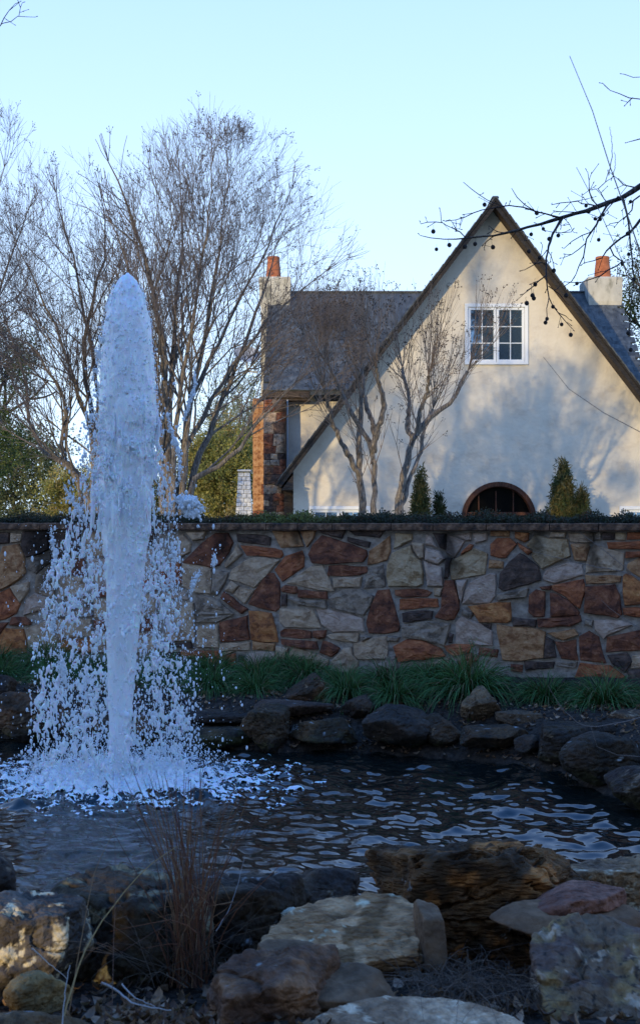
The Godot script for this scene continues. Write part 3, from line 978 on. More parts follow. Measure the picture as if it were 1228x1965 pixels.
func _slate(k: int) -> ArrayMesh:
	if slates.is_empty():
		for j in 6:
			var b := MB.new()
			var w := 0.235 + 0.008 * (j % 3)
			b.box(Vector3(-w * 0.5, -0.011, -0.1), Vector3(w * 0.5, 0.011, 0.1 + 0.006 * (j % 4)))
			for i in b.v.size():
				b.v[i] += Vector3(0, 0, 0.004 * sin(b.v[i].x * 37.0 + j * 2.0))
			slates.append(b.mesh(Vector3.ZERO, false))
	return slates[k]

func _wing(h: Node3D) -> void:
	var e := Vector3(0, 4.40, -28.4)
	var r := Vector3(0, 6.876, -31.6)
	var up := (r - e).normalized()
	var nrm := Vector3.RIGHT.cross(up) * -1.0
	if nrm.y < 0:
		nrm = -nrm
	var lx := -1.15
	var rx := 6.62
	sub("wing_wall", Vector3(lx + 0.05, 0.0, -34.4), Vector3(2.4, 4.2, -28.8), M.stucco, h, HB)
	sub("wing_wall", Vector3(6.0, 0.0, -34.4), Vector3(rx - 0.08, 4.2, -28.9), M.stucco, h, HB)
	var b := MB.new()
	for x in [lx, rx]:
		for q in [Vector2(-28.4, 4.385), Vector2(-31.6, 6.86), Vector2(-34.8, 4.385), Vector2(-34.8, 4.3), Vector2(-31.6, 6.7), Vector2(-28.4, 4.3)]:
			b.vert(Vector3(x, q.y, q.x))
	for k in 6:
		b.quad(k, (k + 1) % 6, 6 + (k + 1) % 6, 6 + k)
	for s in [0, 6]:
		b.quad(s, s + 1, s + 4, s + 5)
		b.quad(s + 1, s + 2, s + 3, s + 4)
	put("wing_roof", b.mesh(HB, false), M.slate_0, h)
	sub("gutter", Vector3(lx - 0.02, 4.235, -28.45), Vector3(-0.2, 4.375, -28.385), M.dark_wood, h, HB, 0.015)
	sub("eave_board", Vector3(lx, 4.19, -28.8), Vector3(-0.2, 4.24, -28.44), M.dark_wood, h, HB)
	sub("gutter", Vector3(rx - 1.2, 4.235, -28.45), Vector3(rx, 4.375, -28.385), M.dark_wood, h, HB, 0.015)
	sub("verge_board", Vector3(lx - 0.02, 4.2, -28.8), Vector3(lx + 0.06, 4.39, -28.386), M.dark_wood, h, HB)
	# slates of the wing, course by course
	var total := (r - e).length()
	var rows := int(total / 0.155)
	var ex := total / rows
	var count := 0
	var rest := MB.new()
	for j in rows:
		var x := lx - (0.12 if j % 2 else 0.0)
		while x < rx:
			var w := 0.245
			var cx := x + w * 0.5
			x += w + rng.randf_range(-0.003, 0.003)
			if cx < lx + 0.03 or cx > rx - 0.03:
				continue
			var at := e + up * (j + 0.5) * ex + Vector3(cx, 0, 0) + nrm * 0.016
			var inside := (8.02 - at.y) / 1.308 - absf(cx - 3.43)
			if inside > 0.55:
				continue
			var t := Transform3D(Basis(Vector3.RIGHT, nrm, -up) * Basis(Vector3.RIGHT, 0.06 + rng.randf_range(-0.012, 0.012)), at + nrm * rng.randf_range(0, 0.004) - HB)
			if cx < 2.3 and count < 300 or cx > 5.2 and count < 300:
				var o := put("slate", _slate(rng.randi() % 6), M["slate_%d" % (rng.randi() % 4)], h)
				o.transform = t
				count += 1
			else:
				rest.box(Vector3.ONE * -0.001, Vector3.ONE * 0.001)
				for k in range(rest.v.size() - 24, rest.v.size()):
					rest.v[k] = t * (rest.v[k] * Vector3(120, 7, 100))
	tag(put("upper_slates", rest.mesh(Vector3.ZERO, false), M.slate_2, h), "", "", "", "stuff")
	sub("ridge_cap", Vector3(lx, 6.87, -31.68), Vector3(rx, 6.915, -31.52), M.slate_3, h, HB, 0.015)
	# downpipe beside the stone pier
	var dp := MB.new()
	dp.tube(PackedVector3Array([Vector3(-0.655, 0.2, -28.4), Vector3(-0.655, 2.0, -28.4), Vector3(-0.655, 4.2, -28.4)]), PackedFloat32Array([0.018, 0.018, 0.018]), 8)
	put("downpipe", dp.mesh(HB), M.metal, h)
	# stone pier at the corner, and the stone foot of the left chimney
	var pb := Vector3(-1.13, 0.2, -28.28)
	var pier := put("stone_pier", bx(Vector3(-1.13, 0.2, -28.85), Vector3(-0.685, 4.19, -28.29), 0.01, pb), M.mortar, h)
	pier.position = pb - HB
	stone_rows(pier, 0.0, 0.445, 0.9, 3.99, 0.09, 0.24, "bdgdtdgb", 2.2)
	var fb := Vector3(-1.47, 0.2, -30.88)
	var foot := put("chimney_foot", bx(Vector3(-1.47, 0.2, -32.3), Vector3(-0.9, 4.45, -30.89), 0.01, fb), M.mortar, h)
	foot.position = fb - HB
	stone_rows(foot, 0.0, 0.36, 0.9, 4.24, 0.2, 0.45, "obotbo", 1.0)
	for s in 2:
		var x0: float = [-1.335, 5.93][s]
		var x1: float = [-0.66, 6.67][s]
		var cbase := Vector3((x0 + x1) * 0.5, 0.2, -31.6)
		var cm := MB.new()
		cm.box(Vector3(x0 + 0.03, 4.455, -32.05), Vector3(x1 - 0.03, 6.45, -31.13), 0.01)
		var sh := MB.new()
		# head: flares slightly towards the top
		for q in [[6.45, 0.03], [6.62, 0.0], [7.12, -0.015], [7.16, 0.0]]:
			for k in [[x0, -31.1, 1, -1], [x1, -31.1, -1, -1], [x1, -32.1, -1, 1], [x0, -32.1, 1, 1]]:
				sh.vert(Vector3(k[0] + k[2] * q[1], q[0], k[1] + k[3] * q[1]))
		for j in 3:
			for k in 4:
				sh.quad(j * 4 + k, j * 4 + (k + 1) % 4, j * 4 + 4 + (k + 1) % 4, j * 4 + 4 + k)
		sh.quad(12, 13, 14, 15)
		sh.outward(Vector3((x0 + x1) * 0.5, 6.7, -31.6))
		var o0 := cm.v.size()
		cm.v.append_array(sh.v)
		cm.c.append_array(sh.c)
		for k in sh.ix:
			cm.ix.append(k + o0)
		var ch := put("chimney", cm.mesh(cbase, false), M.white_stucco, h)
		ch.position = cbase - HB
		var po := MB.new()
		var rr: float = [0.165, 0.185][s]
		lathe(po, [[rr, 0.0], [rr * 1.06, 0.03], [rr * 1.02, 0.06], [rr * 0.93, 0.25], [rr * 0.8, 0.44], [rr * 0.84, 0.46], [rr * 0.86, 0.5], [rr * 0.78, 0.515], [rr * 0.66, 0.5], [rr * 0.6, 0.3]], 20, Vector3.ZERO)
		var pot := put("chimney_pot", po.mesh(), M.terracotta, ch)
		pot.position = Vector3([-1.04, 6.32][s], 7.155, -31.5) - cbase
	# satellite dish on the chimney's side
	var dish := thing("satellite_dish", "grey satellite dish on an arm left of the wing's stone corner", "satellite dish", Vector3(-1.62, 5.05, -31.2))
	var dbm := MB.new()
	lathe(dbm, [[0.0, 0.0], [0.1, 0.008], [0.2, 0.035], [0.29, 0.075], [0.3, 0.075], [0.2, 0.02], [0.0, -0.015]], 28, Vector3.ZERO)
	var d := put("reflector", dbm.mesh(), M.metal, dish)
	d.transform = Transform3D(Basis.from_euler(Vector3(0.75, 0.25, 0)), Vector3(0, 0.35, 0))
	var arm := MB.new()
	arm.tube(PackedVector3Array([Vector3(0.25, 0.0, 0), Vector3(0.05, 0.02, 0), Vector3(0, 0.12, 0), Vector3(0, 0.34, -0.02)]), PackedFloat32Array([0.025, 0.025, 0.025, 0.025]), 8)
	put("mast", arm.mesh(), M.metal, dish)
	var lnb := MB.new()
	lnb.tube(PackedVector3Array([Vector3(-0.02, 0.2, 0.18), Vector3(-0.05, 0.42, 0.45)]), PackedFloat32Array([0.012, 0.012]), 6)
	lnb.box(Vector3(-0.09, 0.4, 0.42), Vector3(-0.01, 0.52, 0.5), 0.01)
	put("receiver_arm", lnb.mesh(Vector3.ZERO, false), M.dark_wood, dish)
	# white painted brick pier in the garden
	var gx := -1.40
	var gz := -26.0
	var pr := thing("garden_pier", "white painted brick pier tapering upward left of the house", "pier", Vector3(gx, 0.2, gz))
	put("core", bx(Vector3(-0.1, 0.0, -0.3), Vector3(0.1, 2.4, -0.03), 0.0), M.brick_white, pr)
	var bricks := []
	for k in 3:
		bricks.append(bx(Vector3(-0.5, -0.5, -0.5), Vector3(0.5, 0.5, 0.5), 0.06 + 0.02 * k))
	for j in 31:
		var y := 0.04 + j * 0.079
		var w := lerpf(0.2, 0.115, float(j) / 31.0) if j > 10 else 0.172
		w = lerpf(0.185, 0.11, clampf((y - 1.2) / 1.25, 0, 1))
		var cuts := [-w, -w * 0.35, w * 0.35, w] if j % 2 else [-w, 0.0, w]
		for k in cuts.size() - 1:
			var o := put("brick", bricks[rng.randi() % 3], M.brick_white, pr)
			o.position = Vector3((cuts[k] + cuts[k + 1]) * 0.5, y, -0.06 + rng.randf_range(-0.003, 0.003))
			o.scale = Vector3(cuts[k + 1] - cuts[k] - 0.006, 0.072, 0.12)
	sub("pier_cap", Vector3(-0.125, 2.47, -0.35), Vector3(0.125, 2.5, 0.03), M.brick_white, pr, Vector3.ZERO, 0.008)
	# dark round garden lamp standing by the doorway
	var lp := thing("garden_lamp", "small dark round garden lamp beside the arched doorway", "garden lamp", Vector3(2.55, 0.2, -27.6))
	var lb := MB.new()
	lb.tube(PackedVector3Array([Vector3.ZERO, Vector3(0, 1.5, 0)]), PackedFloat32Array([0.02, 0.02]), 8)
	put("post", lb.mesh(), M.twig_dark, lp)
	var lh := MB.new()
	lathe(lh, [[0.0, 1.46], [0.04, 1.47], [0.06, 1.53], [0.055, 1.6], [0.03, 1.66], [0.0, 1.68]], 14, Vector3.ZERO)
	put("lamp_head", lh.mesh(), M.twig_dark, lp)

# ---------------------------------------------------------------- trees
var pod_at := []

func bend(p: PackedVector3Array, n: int, a: float) -> PackedVector3Array:   # a smooth line through the points, slightly wavering
	var c := Curve3D.new()
	for k in p.size():
		var t := (p[mini(k + 1, p.size() - 1)] - p[maxi(k - 1, 0)]) * 0.17
		c.add_point(p[k], -t, t)
	var o := PackedVector3Array()
	var l := c.get_baked_length()
	for k in n + 1:
		o.append(c.sample_baked(l * k / n, true) + (jit(a) if k > 0 and k < n else Vector3.ZERO))
	return o

func taper(n: int, r0: float, r1: float, pw := 1.0) -> PackedFloat32Array:
	var o := PackedFloat32Array()
	for k in n:
		o.append(lerpf(r0, r1, pow(float(k) / maxi(n - 1, 1), pw)))
	return o

# one branch and what grows from it; q: env centre, env radii, wander, lift, ratio, spread, pods, limit radius for twigs
func grow(limb: MB, twig: MB, p: Vector3, d: Vector3, r: float, l: float, lvl: int, q: Dictionary) -> void:
	var n := 4 if lvl > 2 else (3 if lvl > 0 else 2)
	var pts := PackedVector3Array([p])
	var rad := PackedFloat32Array([r])
	var r1 := r * (0.72 if lvl > 0 else 0.45)
	for k in n:
		d = (d + jit(q.wander) + Vector3.UP * q.lift).normalized()
		p += d * l / n
		pts.append(p)
		rad.append(lerpf(r, r1, float(k + 1) / n))
	r = maxf(r, 0.0027)
	r1 = maxf(r1, 0.0021)
	if r > q.limit:
		limb.tube(pts, rad, 6 if r > 0.02 else 5)
	else:
		twig.tube(pts, rad, 3)
	var e: Vector3 = (p - q.centre) / q.radii
	var out := e.length_squared()
	if lvl <= 0 or out > 1.0:
		if rng.randf() < q.pods:
			pod_at.append(p)
			for k in 3 + rng.randi() % 4:
				var t: Vector3 = p + (d * 0.6 + jit(0.7)) * q.podlen
				twig.tube(PackedVector3Array([p, t]), PackedFloat32Array([r1 * 0.8, r1 * 0.5]), 3)
				pod_at.append(t)
		return
	var kids: int = 2 + (1 if rng.randf() < q.third else 0)
	var turn := rng.randf() * TAU
	var a := d.cross(Vector3(0.3, 0.1, 0.9)).normalized()
	for k in kids:
		var t := turn + TAU * k / kids + rng.randf_range(-0.5, 0.5)
		var ang: float = q.spread * rng.randf_range(0.55, 1.25)
		var nd := (d * cos(ang) + (a * cos(t) + d.cross(a) * sin(t)) * sin(ang)).normalized()
		grow(limb, twig, p, nd, r1 * rng.randf_range(0.78, 0.95), l * q.ratio * rng.randf_range(0.75, 1.25), lvl - 1, q)
	# side shoots along the branch
	if lvl <= 3:
		for k in q.side:
			var i := 1 + rng.randi() % maxi(n - 1, 1)
			var ang := rng.randf_range(0.4, 0.9)
			var t := rng.randf() * TAU
			var nd := (d * cos(ang) + (a * cos(t) + d.cross(a) * sin(t)) * sin(ang)).normalized()
			grow(limb, twig, pts[i], nd, rad[i] * 0.55, l * q.ratio * rng.randf_range(0.6, 1.0), mini(lvl - 2, 1), q)

func pods(o: Node3D, base: Vector3, size: float, share: float) -> void:
	var b := MB.new()
	for q in [Vector3.UP, Vector3.DOWN, Vector3.LEFT, Vector3.RIGHT, Vector3.FORWARD, Vector3.BACK]:
		b.vert(q)
	for s in [[0, 2, 4], [0, 4, 3], [0, 3, 5], [0, 5, 2], [1, 2, 4], [1, 4, 3], [1, 3, 5], [1, 5, 2]]:
		b.tri(s[0], s[1], s[2])
	b.outward(Vector3.ZERO)
	var at := []
	for p in pod_at:
		if rng.randf() < share:
			var s := size * rng.randf_range(0.6, 1.2)
			at.append(Transform3D(Basis.from_euler(jit(1.5)).scaled(Vector3(s, s * 1.3, s)), p - base))
	pod_at.clear()
	if at.size():
		scatter("seed_pods", b.mesh(Vector3.ZERO, false), M.pod, at, [], o)

func crape(called: String, label: String, group: String, base: Vector3, stems: Array, q: Dictionary, bark: Material, twigm: Material) -> Node3D:
	var o := thing(called, label, "tree", base, group)
	var limb := MB.new()
	var twig := MB.new()
	pod_at.clear()
	for s in stems:
		var pp := PackedVector3Array(s[0])
		# depth: stems lean to and fro as they rise
		var lean: float = s[3] if s.size() > 3 else rng.randf_range(-1.2, 1.2)
		for k in pp.size():
			var t: float = clampf(float(k) / (pp.size() - 1), 0, 1)
			pp[k] += Vector3(pp[k].x, pp[k].y - 1.75, pp[k].z).normalized() * lean * t
		var n := 22
		var pts := bend(pp, n, q.get("gnarl", 0.012))
		var rad := taper(n + 1, s[1], s[2] * float(q.get("thin", 1.0)), 0.8)
		if q.has("knob"):
			for k in n + 1:
				rad[k] *= 1.0 + q.knob * rng.randf_range(-0.5, 1.0)
		var b := MB.new()
		b.tube(pts, rad, 9, Color.WHITE, 0.1)
		put("trunk" if s[1] > 0.04 else "stem", b.mesh(base), bark, o)
		var first: float = q.get("first", 0.4)
		for k in range(int(n * first), n):
			if rng.randf() < q.get("dense", 0.8) * (s[4] if s.size() > 4 else 1.0):
				var d := (pts[k + 1] - pts[k - 1]).normalized()
				var a := d.cross(Vector3(0.2, 0.3, 0.9)).normalized()
				var t := rng.randf() * TAU
				var ang := rng.randf_range(0.35, 0.75)
				var nd := (d * cos(ang) + (a * cos(t) + d.cross(a) * sin(t)) * sin(ang)).normalized()
				grow(limb, twig, pts[k], nd, minf(rad[k] * 0.5, q.get("rmax", 0.022)), q.len * rng.randf_range(0.7, 1.1), q.lvl - (1 if rng.randf() < 0.5 else 0), q)
		for k in q.get("tips", 3):
			grow(limb, twig, pts[n], (pts[n] - pts[n - 2]).normalized() + jit(0.35), minf(s[2] * 0.85, q.get("tipr", 1.0)), q.len * float(q.get("tipl", 1.0)), q.lvl, q)
	if limb.ix.size():
		tag(put("branches", limb.mesh(base), bark, o), "", "", "", "stuff")
	tag(put("twigs", twig.mesh(base), twigm, o), "", "", "", "stuff")
	pods(o, base, q.get("podsize", 0.012), 1.0)
	return o

func leaf_cluster(n: int, l: float, w: float, spread: float) -> ArrayMesh:
	var b := MB.new()
	for k in n:
		var p := jit(spread)
		var d := (p.normalized() * 0.4 + jit(1.0)).normalized()
		var s := d.cross(jit(1.0)).normalized()
		var u := d.cross(s)
		var m := p + d * l * 0.5 + u * l * 0.08
		var c := Color.WHITE * rng.randf_range(0.75, 1.2)
		var i := b.vert(p, c)
		b.vert(m + s * w * 0.5, c)
		b.vert(p + d * l, c)
		b.vert(m - s * w * 0.5, c)
		b.tri(i, i + 1, i + 2)
		b.tri(i, i + 2, i + 3)
	return b.mesh(Vector3.ZERO, false, true)

var clusters := {}

# foliage in clumps through an ellipsoid: blobs: how many clumps, count: leaf clusters, size: scale of a cluster, cols: linear colours
func foliage(o: Node3D, base: Vector3, centre: Vector3, radii: Vector3, blobs: int, count: int, size: float, cols: Array, tight := 0.3, called := "foliage", shell := 0.45) -> void:
	if clusters.is_empty():
		for k in 3:
			clusters[k] = leaf_cluster(14, 0.5, 0.24, 0.55)
	var hubs := []
	for k in blobs:
		var d := jit(1.0).normalized() * pow(rng.randf(), shell)
		hubs.append([centre + d * radii, rng.randf_range(0.6, 1.3), rng.randi() % cols.size()])
	for j in 3:
		var at := []
		var tint := []
		for k in count / 3:
			var h = hubs[rng.randi() % hubs.size()]
			var p: Vector3 = h[0] + Vector3(rng.randfn(), rng.randfn(), rng.randfn()) * radii * tight * h[1] * 0.6
			var s := size * rng.randf_range(0.6, 1.3)
			at.append(Transform3D(Basis.from_euler(jit(3.1)).scaled(Vector3.ONE * s), p - base))
			var c: Array = cols[h[2]] if rng.randf() < 0.75 else cols[rng.randi() % cols.size()]
			var v := rng.randf_range(0.7, 1.3)
			tint.append(Color(c[0] * v, c[1] * v, c[2] * v))
		scatter(called, clusters[j], M.leaf, at, tint, o)

func leafy_tree(called: String, label: String, cat: String, group: String, base: Vector3, centre: Vector3, radii: Vector3, blobs: int, count: int, size: float, cols: Array, tight := 0.3, bark: Material = null, lvl := 5) -> Node3D:
	var o := thing(called, label, cat, base, group)
	var bk: Material = bark if bark else M.bark_dark
	var b := MB.new()
	var limb := MB.new()
	var twig := MB.new()
	var r := radii.y * 0.045 + 0.02
	var top := centre - Vector3(0, radii.y * 0.35, 0)
	b.tube(bend(PackedVector3Array([base, base.lerp(top, 0.5) + jit(0.1), top]), 8, 0.02), taper(9, r * 1.3, r * 0.7), 8, Color.WHITE, 0.08)
	put("trunk", b.mesh(base), bk, o)
	var q := {"centre": centre, "radii": radii * 0.9, "wander": 0.16, "lift": 0.05, "ratio": 0.76, "spread": 0.5, "pods": 0.0, "podlen": 0.0, "limit": 0.012, "third": 0.5, "side": 1}
	for k in 6:
		var t := TAU * k / 6.0 + rng.randf()
		grow(limb, twig, top, Vector3(cos(t) * 0.7, rng.randf_range(0.3, 0.9), sin(t) * 0.7).normalized() * Vector3(radii.x, radii.y, radii.z).normalized() * 1.7, r * 0.5, radii.y * 0.42, lvl, q)
	if limb.ix.size():
		tag(put("branches", limb.mesh(base), bk, o), "", "", "", "stuff")
	tag(put("twigs", twig.mesh(base), M.twig_dark, o), "", "", "", "stuff")
	foliage(o, base, centre, radii, blobs, count, size, cols, tight)
	return o

func conifer(label: String, base: Vector3, h: float, r: float, count: int, cols: Array) -> void:
	var o := thing("conifer", label, "conifer", base, "young conifers against the house wall")
	var b := MB.new()
	b.tube(PackedVector3Array([base, base + Vector3(0, h * 0.5, 0), base + Vector3(0.01, h * 0.95, 0)]), PackedFloat32Array([0.05, 0.03, 0.006]), 7)
	put("trunk", b.mesh(base), M.bark_dark, o)
	var m := leaf_cluster(16, 0.5, 0.1, 0.35)
	var at := []
	var tint := []
	var lump := fnl(base.x * 100, 2.2, 3)
	for k in count:
		var t := 1.0 - sqrt(rng.randf())
		var a := rng.randf() * TAU
		var y := h * (0.03 + 0.97 * t)
		var rr := r * pow(1.0 - t, 0.75) * (0.85 + 0.75 * lump.get_noise_3d(cos(a) * 0.7, y * 0.9, sin(a) * 0.7)) * pow(rng.randf(), 0.35)
		var p := Vector3(cos(a) * rr, y, sin(a) * rr)
		var s := rng.randf_range(0.10, 0.2)
		at.append(Transform3D(Basis.from_euler(jit(3.1)).scaled(Vector3(s, s * 1.5, s)), p))
		var c: Array = cols[0] if lump.get_noise_3d(p.x * 2, p.y * 2, p.z * 2) < 0.1 else cols[1]
		var v := rng.randf_range(0.7, 1.3)
		tint.append(Color(c[0] * v, c[1] * v, c[2] * v))
	scatter("foliage", m, M.leaf, at, tint, o)

func _trees() -> void:
	rng.seed = 41
	var dark := [[0.022, 0.045, 0.016], [0.03, 0.055, 0.02], [0.045, 0.065, 0.022]]
	var olive := [[0.24, 0.235, 0.06], [0.32, 0.29, 0.09], [0.17, 0.18, 0.05], [0.36, 0.28, 0.11]]
	# far trees
	leafy_tree("garden_tree", "olive green leafy tree far behind, right of the fountain's jet", "tree", "leafy trees far behind the garden", Vector3(-3.0, 0.2, -44), Vector3(-3.161, 3.135, -44.00), Vector3(1.25, 1.5, 1.3), 46, 3600, 0.17, olive, 0.34, M.bark, 4)
	leafy_tree("garden_tree", "pale thin-leaved tree far behind, beside the white brick pier", "tree", "leafy trees far behind the garden", Vector3(-2.6, 0.2, -52), Vector3(-3.062, 4.639, -52.00), Vector3(1.3, 2.6, 1.4), 40, 1500, 0.16, [[0.3, 0.3, 0.2], [0.24, 0.26, 0.14]], 0.5, M.bark, 4)
	leafy_tree("garden_tree", "low olive tree far behind at the left edge", "tree", "leafy trees far behind the garden", Vector3(-10.0, 0.2, -48), Vector3(-10.471, 3.083, -48.00), Vector3(2.2, 1.9, 1.5), 34, 2100, 0.2, [[0.13, 0.145, 0.06], [0.19, 0.19, 0.08], [0.09, 0.11, 0.045]], 0.45, M.bark, 4)
	leafy_tree("garden_tree", "yellowish tree far behind, left of the jet at the wall's top", "tree", "leafy trees far behind the garden", Vector3(-8.0, 0.2, -46), Vector3(-7.905, 2.431, -46.00), Vector3(1.3, 1.0, 1.2), 26, 1800, 0.17, olive, 0.4, M.bark, 4)
	leafy_tree("garden_tree", "yellow green tree far behind, hidden mostly by the jet", "tree", "leafy trees far behind the garden", Vector3(-5.5, 0.2, -47), Vector3(-5.640, 2.620, -47.00), Vector3(1.5, 1.1, 1.2), 26, 1800, 0.17, olive, 0.4, M.bark, 4)
	# evergreen at the left edge
	leafy_tree("evergreen_tree", "dark small-leaved evergreen reaching in from the left edge", "tree", "", Vector3(-5.6, 0.2, -21), Vector3(-4.970, 3.306, -21.00), Vector3(0.95, 1.5, 0.9), 50, 1500, 0.085, [[0.06, 0.10, 0.03], [0.08, 0.12, 0.04], [0.11, 0.14, 0.045]], 0.22, M.bark_dark, 5)
	leafy_tree("evergreen_tree", "small-leaved tree at the right edge, behind the right chimney", "tree", "", Vector3(8.9, 0.2, -35), Vector3(8.478, 6.806, -35.00), Vector3(1.55, 1.9, 1.2), 44, 1500, 0.13, [[0.05, 0.075, 0.02], [0.09, 0.12, 0.03], [0.035, 0.05, 0.02]], 0.26, M.bark_dark, 6)
	# the big crape myrtles
	var q := {"centre": Vector3(-1.387, 3.986, -17.50), "radii": Vector3(1.95, 2.75, 2.0), "wander": 0.13, "lift": 0.045, "ratio": 0.8, "spread": 0.36, "pods": 0.12, "podlen": 0.055, "limit": 0.0075, "third": 0.62, "side": 2, "len": 0.56, "lvl": 5, "first": 0.46, "dense": 0.95, "rmax": 0.018, "podsize": 0.0065, "gnarl": 0.02, "thin": 0.4, "tips": 5, "tipr": 0.005, "tipl": 0.6}
	crape("crape_myrtle", "largest bare crape myrtle, its many stems fanning out right of the jet", "bare crape myrtles behind the stone wall", Vector3(-1.78, 0.2, -17.5), [
		[[Vector3(-1.70, 0.2, -17.5), Vector3(-1.601, 2.106, -17.50), Vector3(-1.342, 2.379, -17.50), Vector3(-1.031, 2.619, -17.50), Vector3(-0.706, 3.046, -17.50), Vector3(-0.318, 3.468, -17.50)], 0.085, 0.014, -0.4, 0.35],
		[[Vector3(-1.72, 0.2, -17.5), Vector3(-1.607, 2.139, -17.50), Vector3(-1.439, 2.690, -17.50), Vector3(-1.225, 3.241, -17.50), Vector3(-0.946, 3.889, -17.50), Vector3(-0.706, 4.602, -17.50), Vector3(-0.544, 5.185, -17.50)], 0.08, 0.014, 0.9, 0.6],
		[[Vector3(-1.76, 0.2, -17.5), Vector3(-1.711, 2.204, -17.50), Vector3(-1.627, 3.046, -17.50), Vector3(-1.504, 3.694, -17.50), Vector3(-1.374, 4.343, -17.50), Vector3(-1.257, 5.120, -17.50), Vector3(-1.193, 5.704, -17.50)], 0.085, 0.014],
		[[Vector3(-1.76, 0.2, -17.5), Vector3(-1.744, 2.269, -17.50), Vector3(-1.659, 2.657, -17.50), Vector3(-1.419, 3.111, -17.50), Vector3(-1.031, 3.759, -17.50), Vector3(-0.544, 4.343, -17.50), Vector3(0.071, 4.861, -17.50)], 0.07, 0.012, 0.3, 0.55],
		[[Vector3(-1.8, 0.2, -17.5), Vector3(-1.724, 2.398, -17.50), Vector3(-1.569, 3.306, -17.50), Vector3(-1.193, 4.083, -17.50), Vector3(-0.739, 4.991, -17.50), Vector3(-0.350, 5.898, -17.50)], 0.06, 0.012, 0.9],
		[[Vector3(-1.8, 0.2, -17.5), Vector3(-1.808, 2.398, -17.50), Vector3(-1.744, 3.306, -17.50), Vector3(-1.569, 4.343, -17.50), Vector3(-1.387, 5.509, -17.50), Vector3(-1.355, 6.157, -17.50)], 0.06, 0.012, -1.1],
		[[Vector3(-1.85, 0.2, -17.5), Vector3(-1.893, 2.787, -17.50), Vector3(-1.931, 3.694, -17.50), Vector3(-2.016, 4.343, -17.50), Vector3(-2.230, 5.185, -17.50), Vector3(-2.437, 5.833, -17.50), Vector3(-2.631, 6.222, -17.50)], 0.095, 0.016],
		[[Vector3(-1.85, 0.2, -17.5), Vector3(-1.873, 2.722, -17.50), Vector3(-1.828, 3.694, -17.50), Vector3(-1.763, 4.602, -17.50), Vector3(-1.698, 5.380, -17.50), Vector3(-1.744, 6.093, -17.50)], 0.075, 0.012],
		[[Vector3(-1.9, 0.2, -17.5), Vector3(-1.970, 2.528, -17.50), Vector3(-2.035, 3.370, -17.50), Vector3(-2.217, 4.083, -17.50), Vector3(-2.385, 4.861, -17.50), Vector3(-2.586, 5.444, -17.50)], 0.06, 0.012]], q, M.bark, M.twig)
	q.centre = Vector3(-3.330, 3.840, -18.20)
	q.radii = Vector3(1.25, 2.65, 1.6)
	q.lvl = 5
	crape("crape_myrtle", "bare crape myrtle left of the jet with stems leaning to the left edge", "bare crape myrtles behind the stone wall", Vector3(-2.95, 0.2, -18.2), [
		[[Vector3(-2.93, 0.2, -18.2), Vector3(-2.899, 2.673, -18.20), Vector3(-3.027, 3.503, -18.20), Vector3(-3.047, 4.109, -18.20), Vector3(-2.905, 4.716, -18.20), Vector3(-2.770, 5.323, -18.20), Vector3(-2.824, 5.929, -18.20)], 0.075, 0.013],
		[[Vector3(-2.97, 0.2, -18.2), Vector3(-3.006, 2.087, -18.20), Vector3(-3.330, 2.620, -18.20), Vector3(-3.296, 3.226, -18.20), Vector3(-3.478, 3.644, -18.20), Vector3(-3.734, 4.008, -18.20), Vector3(-4.173, 4.224, -18.20)], 0.075, 0.013],
		[[Vector3(-3.0, 0.2, -18.2), Vector3(-3.128, 2.222, -18.20), Vector3(-3.546, 2.620, -18.20), Vector3(-3.761, 3.118, -18.20), Vector3(-3.802, 3.570, -18.20), Vector3(-3.991, 4.109, -18.20), Vector3(-4.206, 4.716, -18.20)], 0.06, 0.013],
		[[Vector3(-2.95, 0.2, -18.2), Vector3(-2.939, 2.559, -18.20), Vector3(-3.128, 3.368, -18.20), Vector3(-3.384, 4.177, -18.20), Vector3(-3.701, 4.851, -18.20), Vector3(-3.970, 5.457, -18.20)], 0.06, 0.012],
		[[Vector3(-2.9, 0.2, -18.2), Vector3(-2.858, 2.761, -18.20), Vector3(-2.892, 3.637, -18.20), Vector3(-3.094, 4.716, -18.20), Vector3(-3.276, 5.457, -18.20), Vector3(-3.411, 5.997, -18.20)], 0.06, 0.012]], q, M.bark, M.twig)
	q.centre = Vector3(-4.391, 4.565, -19.00)
	q.radii = Vector3(1.0, 2.7, 1.4)
	q.lvl = 4
	crape("crape_myrtle", "bare crape myrtle cut off by the left edge of the view", "bare crape myrtles behind the stone wall", Vector3(-4.9, 0.2, -19), [
		[[Vector3(-4.9, 0.2, -19), Vector3(-4.813, 3.157, -19.00), Vector3(-4.546, 4.283, -19.00), Vector3(-4.180, 5.269, -19.00), Vector3(-3.934, 5.972, -19.00)], 0.07, 0.014],
		[[Vector3(-4.95, 0.2, -19), Vector3(-4.884, 3.439, -19.00), Vector3(-4.743, 4.565, -19.00), Vector3(-4.532, 5.620, -19.00), Vector3(-4.264, 6.535, -19.00)], 0.07, 0.014]], q, M.bark, M.twig)
	# the pollarded ones in front of the house
	var k := {"centre": Vector3(0.591, 4.083, -21.00), "radii": Vector3(1.3, 1.45, 1.1), "wander": 0.06, "lift": 0.07, "ratio": 0.85, "spread": 0.24, "pods": 0.4, "podlen": 0.06, "limit": 0.009, "third": 0.2, "side": 2, "len": 0.5, "lvl": 2, "first": 0.5, "dense": 0.8, "rmax": 0.0072, "podsize": 0.009, "knob": 0.18, "tipr": 0.0068, "gnarl": 0.014, "tips": 10}
	var grp := "pollarded crape myrtles before the house"
